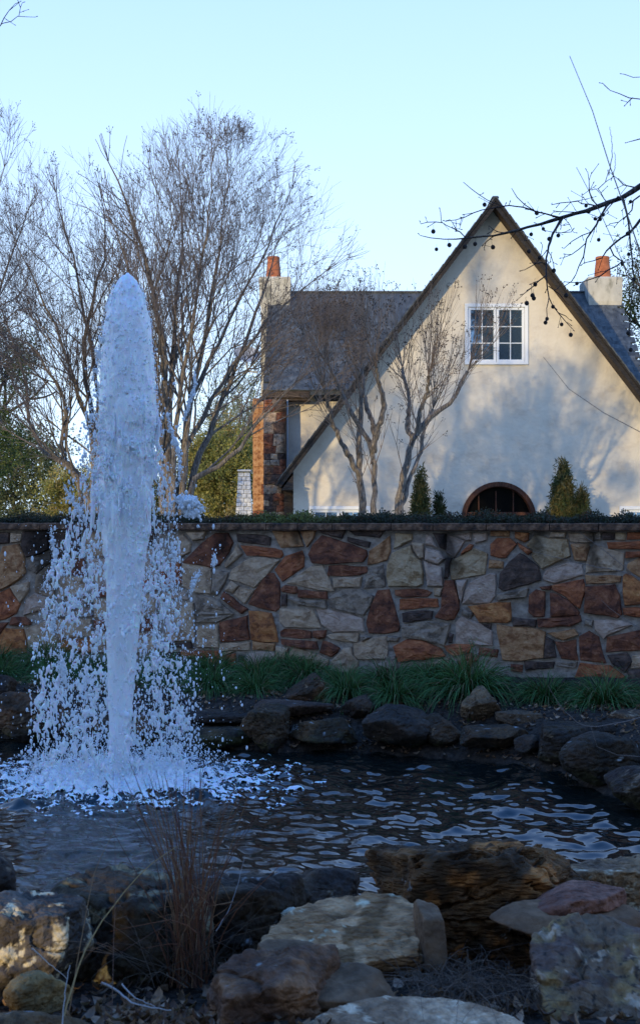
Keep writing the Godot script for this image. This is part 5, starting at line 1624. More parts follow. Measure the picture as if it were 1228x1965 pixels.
	rock("wide dark boulder left of the jet at the far water's edge", Vector3(-2.310, 0.181, -11.30), Vector3(0.330, 0.206, 0.260), 116, br, 0.2, 0.0, 26, [], g)
	rock("black boulder at the far left edge under the grass", Vector3(-2.704, 0.298, -11.70), Vector3(0.220, 0.163, 0.200), 117, dk, 0.6, 0.0, 22, [], g)
	rock("brown boulder seen through the falling spray left of the jet", Vector3(-1.863, 0.111, -11.20), Vector3(0.290, 0.138, 0.220), 118, br, 0.2, 0.0, 24, [], g)
	rock("thin dark ledge stone under the grass right of the jet", Vector3(-0.842, 0.197, -11.15), Vector3(0.360, 0.073, 0.240), 119, dk, 0.05, 0.0, 22, [[0, 1, 0, 0.7], [0, 0, 1, 0.7]], g)
	rock("mossy ledge stone at the water right of the jet, under the thin one", Vector3(-0.888, 0.079, -10.95), Vector3(0.380, 0.095, 0.220), 120, {"a": Color(0.045, 0.029, 0.012), "b": Color(0.111, 0.064, 0.024), "wet": 1.5}, -0.04, 0.0, 22, [[0, 1, 0, 0.75]], g)
	rock("low boulder behind the jet at the far water's edge", Vector3(-1.406, 0.097, -11.10), Vector3(0.250, 0.120, 0.200), 121, br, 0.3, 0.0, 20, [], g)
	rock("small stone at the waterline between the ledge and the black boulder", Vector3(1.511, 0.149, -10.10), Vector3(0.130, 0.060, 0.120), 122, dk, 0.2, 0.0, 16, [], g)
	# further round the pond on the right
	g = "boulders along the right edge of the pond"
	for q in [[2.75, -8.0, 0.3, 201, "dark boulder on the right bank, nearest the far corner"], [3.15, -7.2, 0.36, 202, "broad dark boulder on the right bank, second from the far corner"], [2.95, -6.3, 0.28, 203, "dark boulder on the right bank, third from the far corner"], [2.2, -5.75, 0.3, 204, "dark boulder on the right bank, nearest the mottled boulder"], [1.6, -5.2, 0.22, 205, "small dark boulder on the right bank, beside the bare shrub"]]:
		rock(q[4], Vector3(q[0], land(Vector2(q[0], q[1])) + 0.05, q[1]), Vector3(q[2], q[2] * 0.55, q[2] * 0.8), q[3], br, q[0] * 3.0, 0.0, 22, [], g)
	# near bank
	g = "rocks of the near bank"
	var f1 := {"a": Color(0.062, 0.05, 0.042), "b": Color(0.15, 0.125, 0.10), "l": Color(0.800, 0.673, 0.444), "lt": 0.2, "lf": 6.5, "wet": 0.0, "planes": 7, "cf": 5.0}
	rock("dark boulder blotched with white lichen at the bottom left", Vector3(-0.968, 0.343, -4.62), Vector3(0.25, 0.215, 0.2), 131, f1, 0.25, 0.0, 48, [[0.1, 0.3, 1, 0.66], [0.1, 1, 0.1, 0.68], [0.9, 0.2, 0.35, 0.74]], g)
	rock("small rounded ochre stone at the foot of the lichen-blotched boulder", Vector3(-0.858, 0.307, -4.32), Vector3(0.095, 0.06, 0.07), 132, {"a": Color(0.19, 0.125, 0.05), "b": Color(0.38, 0.26, 0.11), "lt": 0.6, "wet": 0.0, "planes": 6}, 0.3, 0.0, 30, [], g)
	rock("mossy black boulder behind the dry grass stems", Vector3(-0.676, 0.283, -4.95), Vector3(0.29, 0.25, 0.22), 133, {"a": Color(0.030, 0.022, 0.012), "b": Color(0.075, 0.05, 0.024), "l": Color(0.239, 0.215, 0.132), "lt": 0.28, "lf": 5.0, "wet": 0.0, "planes": 7}, -0.2, 0.0, 40, [[0, 1, 0.15, 0.8]], g)
	rock("small dark stone on the water's edge behind the lichen-blotched boulder", Vector3(-0.948, 0.260, -5.70), Vector3(0.1, 0.06, 0.09), 134, dk, 0.2, 0.0, 20, [], g)
	rock("black stone at the left edge beside the water", Vector3(-1.298, 0.319, -5.60), Vector3(0.13, 0.1, 0.13), 135, dk, 0.2, 0.0, 20, [], g)
	rock("very dark boulder right of the dry grass stems", Vector3(-0.277, 0.248, -5.20), Vector3(0.26, 0.25, 0.24), 136, {"a": Color(0.037, 0.023, 0.014), "b": Color(0.091, 0.057, 0.029), "lt": 0.5, "wet": 0.0, "planes": 7}, 0.1, 0.0, 36, [[0, 1, 0.1, 0.8]], g)
	rock("dark stone at the water behind the pale slab", Vector3(0.023, 0.253, -5.60), Vector3(0.18, 0.1, 0.14), 137, dk, 0.4, 0.0, 26, [], g)
	rock("large pale tan slab sloping towards the viewer, a white lichen patch on top", Vector3(0.073, 0.260, -4.80), Vector3(0.375, 0.2, 0.29), 138, {"a": Color(0.424, 0.236, 0.113), "b": Color(0.698, 0.431, 0.232), "c": Color(0.257, 0.141, 0.061), "l": Color(0.800, 0.711, 0.491), "lt": 0.46, "lf": 7.0, "wet": 0.0, "planes": 7, "bump": 0.08, "crack": 0.5}, 0.12, 0.1, 52, [[-0.12, 1, 0.22, 0.5], [0.2, -0.3, 1, 0.6], [-0.75, 0.1, 0.65, 0.7], [0.95, 0.1, 0.25, 0.78], [-0.5, 0.2, -0.9, 0.8]], g, M.strata)
	rock("brown rounded boulder below the pale slab's left end", Vector3(-0.158, 0.297, -4.36), Vector3(0.235, 0.19, 0.21), 139, {"a": Color(0.130, 0.066, 0.037), "b": Color(0.351, 0.175, 0.086), "c": Color(0.203, 0.115, 0.076), "lt": 0.6, "wet": 0.0, "planes": 7, "bump": 0.08}, 0.15, 0.12, 44, [[-0.15, 1, 0.2, 0.56], [0.1, -0.1, 1, 0.66], [-1, 0.1, 0.1, 0.72], [0.9, 0.2, 0.5, 0.75]], g)
	rock("dark ledge rock with an ochre broken face jutting over the water", Vector3(0.566, 0.354, -5.25), Vector3(0.42, 0.29, 0.25), 140, {"a": Color(0.073, 0.043, 0.022), "b": Color(0.221, 0.108, 0.043), "c": Color(0.497, 0.208, 0.066), "lt": 0.55, "wet": 0.0, "planes": 7, "bump": 0.12, "crack": 2.2}, 0.08, -0.05, 56, [[-0.03, 1, -0.1, 0.62], [0, -0.45, 1, 0.66], [-1, 0.05, 0.25, 0.78], [0.7, 0.6, 0.3, 0.8]], g, M.strata)
	rock("flat purple brown stone resting on pale mortar at the right", Vector3(0.928, 0.415, -4.95), Vector3(0.175, 0.062, 0.13), 141, {"a": Color(0.239, 0.101, 0.066), "b": Color(0.351, 0.161, 0.109), "lt": 0.7, "wet": 0.0, "planes": 7, "bump": 0.04, "crack": 0.2}, 0.1, 0.08, 36, [[0, 1, 0, 0.7], [0, 0, 1, 0.8]], g)
	rock("big mottled boulder of ochre, purple and grey with black lichen spots", Vector3(0.877, 0.153, -4.50), Vector3(0.30, 0.32, 0.29), 142, {"a": Color(0.22, 0.145, 0.09), "b": Color(0.37, 0.235, 0.095), "c": Color(0.17, 0.105, 0.075), "l": Color(0.551, 0.418, 0.293), "lt": 0.3, "lf": 6.0, "spot": Color(0.032, 0.022, 0.017), "wet": 0.0, "planes": 7, "bump": 0.08, "cf": 5.0}, -0.12, 0.2, 56, [[0.02, 1, 0.3, 0.6], [-1, 0.1, 0.25, 0.7], [0, 0.05, 1, 0.72], [0.8, 0.2, 0.6, 0.85]], g)
	rock("grey stone with white lichen by the water at the right edge", Vector3(1.195, 0.293, -5.70), Vector3(0.28, 0.11, 0.2), 143, {"a": Color(0.184, 0.115, 0.070), "b": Color(0.368, 0.222, 0.113), "l": Color(0.800, 0.673, 0.472), "lt": 0.26, "wet": 0.0, "planes": 7}, 0.1, 0.0, 36, [[0, 1, 0.1, 0.7]], g)
	rock("pale grey slab cut off by the bottom edge", Vector3(0.284, 0.216, -4.12), Vector3(0.31, 0.12, 0.18), 144, {"a": Color(0.351, 0.222, 0.132), "b": Color(0.662, 0.458, 0.293), "l": Color(0.800, 0.618, 0.425), "lt": 0.25, "wet": 0.0, "planes": 7, "bump": 0.04, "crack": 0.4}, -0.06, 0.1, 44, [[0.05, 1, 0.15, 0.55], [0.1, -0.1, 1, 0.7]], g)
	rock("low dark slab at the bottom left edge among fallen leaves", Vector3(-0.786, 0.272, -4.05), Vector3(0.24, 0.06, 0.1), 145, {"a": Color(0.130, 0.075, 0.032), "b": Color(0.276, 0.161, 0.076), "wet": 0.0, "planes": 7}, 0.0, 0.0, 26, [], g)
	rock("small white-crusted stone in the gap behind the pale slab", Vector3(-0.108, 0.343, -5.05), Vector3(0.028, 0.024, 0.025), 146, {"a": Color(0.736, 0.538, 0.397), "b": Color(0.800, 0.711, 0.522), "wet": 0.0, "planes": 7}, 0.0, 0.0, 14, [], g)
	var mo := {"a": Color(0.386, 0.290, 0.208), "b": Color(0.570, 0.418, 0.293), "lt": 0.8, "wet": 0.0, "bump": 0.03, "crack": 0.0, "planes": 5}
	g = "mortar between the near bank's rocks"
	rock("grey mortar wedge between the pale slab and the dark ledge rock", Vector3(0.367, 0.369, -4.72), Vector3(0.06, 0.12, 0.12), 151, mo, 0.2, 0.0, 24, [[0, 0.2, 1, 0.6], [1, 0, 0, 0.6], [-1, 0, 0, 0.6], [0, 1, 0.3, 0.65]], g, M.mortar, "mortar_wedge", "mortar")
	rock("pale mortar bed under the flat purple brown stone", Vector3(0.855, 0.356, -4.90), Vector3(0.25, 0.07, 0.14), 152, {"a": Color(0.551, 0.377, 0.255), "b": Color(0.771, 0.526, 0.349), "wet": 0.0, "bump": 0.04, "crack": 0.0, "planes": 6, "lt": 0.8}, 0.15, 0.1, 30, [[0, 1, 0.2, 0.7]], g, M.mortar, "mortar_wedge", "mortar")
	rock("grey mortar joint between the pale slab and the bottom slab", Vector3(0.075, 0.282, -4.38), Vector3(0.17, 0.07, 0.13), 153, mo, -0.25, 0.15, 28, [[0, 1, 0.2, 0.7]], g, M.mortar, "mortar_wedge", "mortar")
	rock("thin mortar joint along the pale slab's lower left edge", Vector3(-0.097, 0.347, -4.50), Vector3(0.15, 0.05, 0.1), 154, mo, -0.5, 0.1, 26, [[0, 1, 0.2, 0.7]], g, M.mortar, "mortar_wedge", "mortar")

# ---------------------------------------------------------------- fountain
const FB := Vector3(-1.351, 0.0, -9.5)

func lut(t: Array, y: float) -> float:
	for k in t.size() - 1:
		if y <= t[k + 1][0]:
			return lerpf(t[k][1], t[k + 1][1], clampf((y - t[k][0]) / (t[k + 1][0] - t[k][0]), 0, 1))
	return t[-1][1]

# surface nets over a field sampled on a grid: f > 0 is water
func nets(f: PackedFloat32Array, nx: int, ny: int, nz: int, o: Vector3, cell: Vector3) -> ArrayMesh:
	var b := MB.new()
	var id := PackedInt32Array()
	id.resize(nx * ny * nz)
	id.fill(-1)
	var row := nx
	var lay := nx * nz
	var corner := [0, 1, row, row + 1, lay, lay + 1, lay + row, lay + row + 1]
	var ed := [[0, 1], [2, 3], [4, 5], [6, 7], [0, 2], [1, 3], [4, 6], [5, 7], [0, 4], [1, 5], [2, 6], [3, 7]]
	for y in ny - 1:
		for z in nz - 1:
			var s := y * lay + z * row
			for x in nx - 1:
				var i := s + x
				var m := 0
				if f[i] > 0.0: m += 1
				if f[i + 1] > 0.0: m += 1
				if f[i + row] > 0.0: m += 1
				if f[i + row + 1] > 0.0: m += 1
				if f[i + lay] > 0.0: m += 1
				if f[i + lay + 1] > 0.0: m += 1
				if f[i + lay + row] > 0.0: m += 1
				if f[i + lay + row + 1] > 0.0: m += 1
				if m == 0 or m == 8:
					continue
				var p := Vector3.ZERO
				var n := 0
				for e in ed:
					var a := f[i + corner[e[0]]]
					var c := f[i + corner[e[1]]]
					if (a > 0.0) != (c > 0.0):
						var t := a / (a - c)
						var q0 := Vector3(e[0] & 1, e[0] >> 2, (e[0] >> 1) & 1)
						var q1 := Vector3(e[1] & 1, e[1] >> 2, (e[1] >> 1) & 1)
						p += q0.lerp(q1, t)
						n += 1
				b.v.append(o + (Vector3(x, y, z) + p / n) * cell)
				id[i] = b.v.size() - 1
	b.c.resize(b.v.size())
	for y in range(1, ny - 1):
		for z in range(1, nz - 1):
			var s := y * lay + z * row
			for x in range(1, nx - 1):
				var i := s + x
				if id[i] < 0:
					continue
				var a := f[i] > 0.0
				if a != (f[i + 1] > 0.0):
					_q(b, id[i], id[i - lay], id[i - lay - row], id[i - row], a)
				if a != (f[i + lay] > 0.0):
					_q(b, id[i], id[i - row], id[i - row - 1], id[i - 1], a)
				if a != (f[i + row] > 0.0):
					_q(b, id[i], id[i - 1], id[i - 1 - lay], id[i - lay], a)
	return b.mesh()

func _q(b: MB, i: int, j: int, k: int, l: int, flip: bool) -> void:
	if i < 0 or j < 0 or k < 0 or l < 0:
		return
	if flip:
		b.quad(i, j, k, l)
	else:
		b.quad(l, k, j, i)

func _fountain() -> void:
	rng.seed = 61
	var o := thing("fountain", "tall white water jet rising from the pond and falling back in spray", "fountain", FB)
	var core := [[0.0, 0.06], [0.6, 0.085], [1.2, 0.115], [1.7, 0.148], [2.1, 0.175], [2.5, 0.195], [2.8, 0.178], [3.05, 0.158], [3.2, 0.132], [3.3, 0.102], [3.37, 0.07], [3.42, 0.02], [3.6, -0.2]]
	var skirt := [[0.0, 0.54], [0.5, 0.52], [1.0, 0.48], [1.5, 0.425], [1.9, 0.335], [2.3, 0.255], [2.6, 0.215], [2.9, 0.17], [3.2, 0.1], [3.3, 0.0]]
	var na := fnl(91, 1.0, 3)
	var nb := fnl(92, 1.0, 2)
	var nc := fnl(93, 1.0, 3)
	# the rising column and its rounded head
	var cell := Vector3(0.0115, 0.014, 0.0115)
	var nx := 44
	var nz := 44
	var ny := 252
	var org := Vector3(-0.24, -0.06, -0.26)
	var f := PackedFloat32Array()
	f.resize(nx * ny * nz)
	var i := 0
	for y in ny:
		var py := org.y + y * cell.y
		var rc := lut(core, py)
		var ax := 0.052 * smoothstep(0.0, 2.2, py)
		var ragged := smoothstep(2.9, 2.2, py) * smoothstep(0.5, 1.6, py)
		for z in nz:
			var pz := org.z + z * cell.z
			for x in nx:
				var px := org.x + x * cell.x - ax
				var r := sqrt(px * px + pz * pz)
				if r > rc + 0.09:
					f[i] = -1.0
				else:
					f[i] = rc - r + na.get_noise_3d(px * 13.0, py * 3.2, pz * 13.0) * (0.009 + 0.017 * ragged + 0.018 * smoothstep(3.0, 3.35, py)) + nb.get_noise_3d(px * 42.0, py * 16.0, pz * 42.0) * (0.0045 + 0.005 * ragged + 0.006 * smoothstep(2.6, 3.3, py))
				i += 1
	put("water_column", nets(f, nx, ny, nz, org, cell), M.foam, o)
	# sheets, strings and blobs that fall around it
	cell = Vector3(0.0105, 0.0145, 0.0105)
	nx = 123
	nz = 108
	ny = 226
	org = Vector3(-0.64, -0.03, -0.56)
	f = PackedFloat32Array()
	f.resize(nx * ny * nz)
	i = 0
	for y in ny:
		var py := org.y + y * cell.y
		var rr := lut(skirt, py)
		var ax := 0.05 * smoothstep(0.0, 2.2, py)
		var hi := smoothstep(1.5, 2.5, py)
		var sx := 1.0 / maxf(rr, 0.1)
		for z in nz:
			var pz := org.z + z * cell.z
			for x in nx:
				var px := org.x + x * cell.x - ax
				var rad := rr * (1.0 + 0.2 * (1.0 - hi) if px < 0 else 1.0 - 0.12 * (1.0 - hi))
				var t := sqrt(px * px + pz * pz) / maxf(rad, 0.01)
				if t > 1.2 or rr < 0.02:
					f[i] = -1.0
				else:
					var n := 0.6 * na.get_noise_3d(px * sx * 3.0, py * lerpf(3.0, 2.0, hi), pz * sx * 3.0 + 9.0) + 0.85 * nc.get_noise_3d(px * 24.0, py * lerpf(11.0, 6.0, hi), pz * 24.0)
					var th := lerpf(lerpf(0.44, 0.54, t), lerpf(-0.2, 0.6, t * t), hi)
					th += 0.5 * smoothstep(0.95, 1.2, t) + 0.4 * (1.0 - hi) * smoothstep(0.62, 0.25, t) + 0.2 * (1.0 - hi) * nb.get_noise_3d(px * 3.2, py * 1.6, pz * 3.2)
					f[i] = n - th
				i += 1
	put("falling_water", nets(f, nx, ny, nz, org, cell), M.foam, o)
	# strings and dollops flung clear of the jet
	var at := []
	for q in [[[Vector3(-1.799, 1.722, -9.45), Vector3(-1.795, 1.610, -9.45), Vector3(-1.774, 1.547, -9.45), Vector3(-1.785, 1.453, -9.45), Vector3(-1.827, 1.358, -9.45), Vector3(-1.869, 1.288, -9.45)], 0.016], [[Vector3(-1.724, 1.996, -9.50), Vector3(-1.668, 1.884, -9.50), Vector3(-1.604, 1.803, -9.50), Vector3(-1.576, 1.715, -9.50)], 0.014],
		[[Vector3(-0.855, 2.806, -9.50), Vector3(-0.844, 2.682, -9.50), Vector3(-0.873, 2.559, -9.50), Vector3(-0.922, 2.436, -9.50), Vector3(-0.971, 2.376, -9.50)], 0.012], [[Vector3(-1.017, 2.481, -9.40), Vector3(-0.989, 2.342, -9.40), Vector3(-0.937, 2.168, -9.40), Vector3(-0.943, 1.994, -9.40)], 0.016], [[Vector3(-0.961, 1.907, -9.40), Vector3(-0.912, 1.868, -9.40), Vector3(-0.856, 1.882, -9.40), Vector3(-0.808, 1.861, -9.40)], 0.03], [[Vector3(-0.919, 1.827, -9.40), Vector3(-0.843, 1.799, -9.40), Vector3(-0.773, 1.841, -9.40)], 0.02],
		[[Vector3(-0.975, 1.612, -9.30), Vector3(-0.964, 1.474, -9.30), Vector3(-0.978, 1.337, -9.30), Vector3(-0.958, 1.268, -9.30)], 0.014], [[Vector3(-0.703, 1.534, -9.40), Vector3(-0.710, 1.444, -9.40)], 0.01], [[Vector3(-0.801, 1.419, -9.40), Vector3(-0.843, 1.332, -9.40), Vector3(-0.863, 1.263, -9.40)], 0.014], [[Vector3(-1.520, 2.911, -9.50), Vector3(-1.471, 2.858, -9.50), Vector3(-1.439, 2.806, -9.50)], 0.012], [[Vector3(-1.727, 0.880, -9.40), Vector3(-1.713, 0.740, -9.40), Vector3(-1.685, 0.643, -9.40)], 0.018], [[Vector3(-1.772, 1.123, -9.40), Vector3(-1.789, 1.001, -9.40)], 0.015]]:
		var pts := bend(PackedVector3Array(q[0]), 40, 0.003)
		for k in pts.size():
			var fat := (0.2 + 0.8 * sin(PI * k / 40.0)) * (0.5 + 1.2 * absf(na.get_noise_2d(k * 0.25, q[1] * 900.0)))
			for m in 7:
				var s: float = q[1] * fat * (1.0 if m == 0 else rng.randf_range(0.12, 0.6))
				var sp0: Vector3 = pts[k] + jit(1.0) * q[1] * (0.2 if m == 0 else 0.9 + 1.4 * pow(rng.randf(), 3.0)) - FB
				at.append(Transform3D(Basis().scaled(Vector3(s, s * 1.4, s)), sp0))
	# loose drops, many a few millimetres across
	var sp := SphereMesh.new()
	sp.radius = 1.0
	sp.height = 2.0
	sp.radial_segments = 8
	sp.rings = 4
	for k in 19000:
		var y := pow(rng.randf(), 1.25) * 3.1
		var rad := lut(skirt, y) * 1.12
		var a := rng.randf() * TAU
		var r := rad * (0.3 + 0.7 * pow(rng.randf(), 0.7))
		if rng.randf() < 0.09:
			r = rad * rng.randf_range(0.9, 1.55)
		var p := Vector3(cos(a) * r * (1.14 if cos(a) < 0 else 0.92) + 0.05, y, sin(a) * r)
		if na.get_noise_3d(p.x * 3.0, p.y * 1.6, p.z * 3.0) < -0.12:
			continue
		var s := 0.0015 + 0.0085 * pow(rng.randf(), 3.6)
		at.append(Transform3D(Basis.from_euler(Vector3(0, 0, cos(a) * 0.12)).scaled(Vector3(s, s * rng.randf_range(1.0, 2.4), s)), p))
	# a fringe of drops torn off the column's head
	for k in 2600:
		var y := rng.randf_range(1.7, 3.35)
		var a := rng.randf() * TAU
		var r := lut(core, y) + 0.012 + 0.06 * pow(rng.randf(), 2.5) * smoothstep(3.4, 2.2, y)
		var s := 0.0016 + 0.005 * pow(rng.randf(), 3.0)
		at.append(Transform3D(Basis().scaled(Vector3(s, s * 1.5, s)), Vector3(cos(a) * r + 0.05, y, sin(a) * r)))
	# splashes where it lands
	for k in 7000:
		var a := rng.randf() * TAU
		var r := 0.78 * sqrt(rng.randf()) * rng.randf_range(0.6, 1.3)
		var y := 0.03 + pow(rng.randf(), 3.0) * 0.32 * smoothstep(1.1, 0.3, r)
		var s := 0.0016 + 0.0055 * pow(rng.randf(), 3.0)
		at.append(Transform3D(Basis().scaled(Vector3(s, s * 1.2, s)), Vector3(cos(a) * r, y, sin(a) * r)))
	scatter("drops", sp, M.drop, at, [], o)
	# ragged crown of splash at the foot
	cell = Vector3(0.0145, 0.0125, 0.0145)
	nx = 116
	nz = 104
	ny = 30
	org = Vector3(-0.84, -0.03, -0.74)
	f = PackedFloat32Array()
	f.resize(nx * ny * nz)
	i = 0
	for y in ny:
		var py := org.y + y * cell.y
		for z in nz:
			var pz := org.z + z * cell.z
			for x in nx:
				var px := org.x + x * cell.x
				var r := sqrt(px * px + pz * pz)
				var hgt := 0.15 * smoothstep(0.62, 0.1, r) + 0.014
				f[i] = 0.72 * na.get_noise_3d(px * 6.0, py * 5.0, pz * 6.0) + 0.7 * nc.get_noise_3d(px * 16.0, py * 12.0, pz * 16.0) - 0.12 - 0.5 * py / hgt * 0.8
				i += 1
	put("splash_crown", nets(f, nx, ny, nz, org, cell), M.foam, o)

# ---------------------------------------------------------------- grasses, ground cover, leaf litter
func tuft(n: int, l0: float, l1: float, sd: int, up: float) -> ArrayMesh:
	var r := RandomNumberGenerator.new()
	r.seed = sd
	var b := MB.new()
	for k in n:
		var a := r.randf() * TAU
		var d := Vector3(cos(a), 0, sin(a))
		var p := d * pow(r.randf(), 0.6) * 0.09
		var dir := (d * r.randf_range(0.15, 1.0) + Vector3.UP * r.randf_range(up, up + 0.8) + Vector3(r.randfn(), 0, r.randfn()) * 0.2).normalized()
		var l := r.randf_range(l0, l1)
		var w := r.randf_range(0.0022, 0.004)
		var side := dir.cross(Vector3(r.randfn(), r.randfn(), r.randfn())).normalized()
		var v := r.randf_range(0.6, 1.5)
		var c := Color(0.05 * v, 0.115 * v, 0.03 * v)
		if r.randf() < 0.13:
			c = Color(0.22, 0.17, 0.08) * v * 0.7
		var last := -1
		var seg := 5
		for j in seg + 1:
			var t := float(j) / seg
			var ww := w * (1.0 - t * t) + 0.0003
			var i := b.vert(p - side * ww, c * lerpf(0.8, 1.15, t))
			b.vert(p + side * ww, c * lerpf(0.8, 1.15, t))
			if last >= 0:
				b.quad(last, last + 1, i + 1, i)
			last = i
			p += dir * l / seg
			dir = (dir + Vector3.DOWN * 1.9 * l * (0.4 + t)).normalized()
	return b.mesh(Vector3.ZERO, true, true)

func _plants() -> void:
	rng.seed = 71
	var kinds := []
	for k in 5:
		kinds.append(tuft(760, 0.24, 0.45, 300 + k, 0.3))
	# tufts of grass along the wall's foot: place along the wall, metres in front of it, size, label
	for q in [
		[-0.35, 0.35, 1.0, "grass tuft at the left edge, first along the wall's foot"], [-0.05, 0.75, 0.95, "grass tuft hanging over the black boulder at the left edge"], [0.2, 0.4, 1.0, "grass tuft below the rust stones at the wall's left end"],
		[0.48, 0.78, 0.95, "grass tuft above the wide dark boulder left of the jet"], [0.78, 0.42, 1.0, "grass tuft behind the spray's left fringe"], [1.05, 0.8, 0.9, "grass tuft seen through the spray, front row"], [1.35, 0.45, 0.95, "grass tuft hidden by the jet's left half"],
		[1.68, 0.75, 0.9, "grass tuft hidden by the jet's right half"], [1.95, 0.42, 1.0, "grass tuft just right of the jet against the wall"], [2.15, 0.8, 0.95, "grass tuft above the thin dark ledge, nearest the jet"], [2.4, 0.45, 1.0, "grass tuft below the square tan stone in the wall"],
		[2.55, 0.85, 0.95, "grass tuft above the right end of the thin dark ledge"], [2.85, 0.5, 1.0, "grass tuft left of the peaked boulder, back row"], [2.95, 0.85, 0.8, "grass tuft left of the peaked boulder, front row"], [3.25, 0.42, 1.0, "grass tuft behind the peaked boulder"],
		[3.62, 0.55, 1.0, "grass tuft right of the peaked boulder, a bright weed at its edge"], [3.75, 0.85, 0.85, "grass tuft behind the dark rounded boulder"], [4.0, 0.5, 1.05, "grass tuft behind the flat reddish stone"], [4.15, 0.85, 0.95, "grass tuft drooping towards the squat dark boulder"],
		[4.42, 0.55, 1.1, "tall grass tuft below the rust and pink stones mid wall"], [4.72, 0.7, 1.3, "largest grass tuft, mounded behind the triangular stone"], [5.32, 0.62, 1.0, "separate grass tuft between the largest one and the rightmost"], [5.78, 0.78, 1.12, "round separate grass tuft near the right edge"],
		[6.15, 0.7, 0.8, "grass tuft cut off by the right edge"], [4.3, 0.3, 0.9, "grass tuft close to the wall behind the tall one"], [3.0, 0.3, 0.85, "short grass tuft close to the wall by the pale stones"]]:
		var p: Vector3 = WA + WD * q[0] + Vector3(-0.3262, 0, 0.9453) * q[1]
		p.y = land(Vector2(p.x, p.z)) - 0.02
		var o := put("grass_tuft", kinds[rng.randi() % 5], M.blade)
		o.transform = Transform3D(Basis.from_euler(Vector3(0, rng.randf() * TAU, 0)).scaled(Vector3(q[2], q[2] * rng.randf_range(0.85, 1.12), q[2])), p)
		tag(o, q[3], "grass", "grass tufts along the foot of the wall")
	# dark creeping ground cover on top of the wall
	var lc := leaf_cluster(12, 0.5, 0.26, 0.6)
	var at := []
	var tint := []
	for k in 13000:
		var u := rng.randf_range(-2.0, 7.8)
		var hgt := 0.05 + 0.1 * rough.get_noise_2d(u * 0.6, 3.0) + 0.04 * rough.get_noise_2d(u * 2.0, 8.0)
		var back := rng.randf_range(-0.55, -0.02 + 0.05 * rough.get_noise_2d(u * 1.1, 5.0))
		var p := WA + WD * u + Vector3(-0.3262, 0, 0.9453) * back
		p.y = 1.725 + rng.randf() * maxf(hgt, 0.01) * (1.0 if back < -0.1 else 0.6)
		var s := rng.randf_range(0.03, 0.055)
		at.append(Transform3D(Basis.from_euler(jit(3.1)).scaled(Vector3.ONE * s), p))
		var v := rng.randf_range(0.6, 1.5)
		var pale_stretch := smoothstep(2.2, 2.8, u) * smoothstep(3.6, 3.0, u)  # leaf tint turns lighter green along one stretch
		tint.append(Color(lerpf(0.04, 0.13, pale_stretch) * v, lerpf(0.045, 0.14, pale_stretch) * v, lerpf(0.026, 0.04, pale_stretch) * v) if rng.randf() < 0.85 else Color(0.07, 0.035, 0.02) * v)
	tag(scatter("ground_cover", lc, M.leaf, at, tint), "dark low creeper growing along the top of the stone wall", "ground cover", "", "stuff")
	# the small bright weed
	var wp := WA + WD * 3.52 + Vector3(-0.3262, 0, 0.9453) * 0.95
	wp.y = land(Vector2(wp.x, wp.z)) + 0.13
	var wd := put("weed", leaf_cluster(9, 0.5, 0.4, 0.3), mat(0.05, 0.2, 0.05, 0.6))
	wd.transform = Transform3D(Basis().scaled(Vector3.ONE * 0.07), wp)
	tag(wd, "small bright green broad-leaved weed between grass tufts above the peaked boulder", "weed")
	_stems()

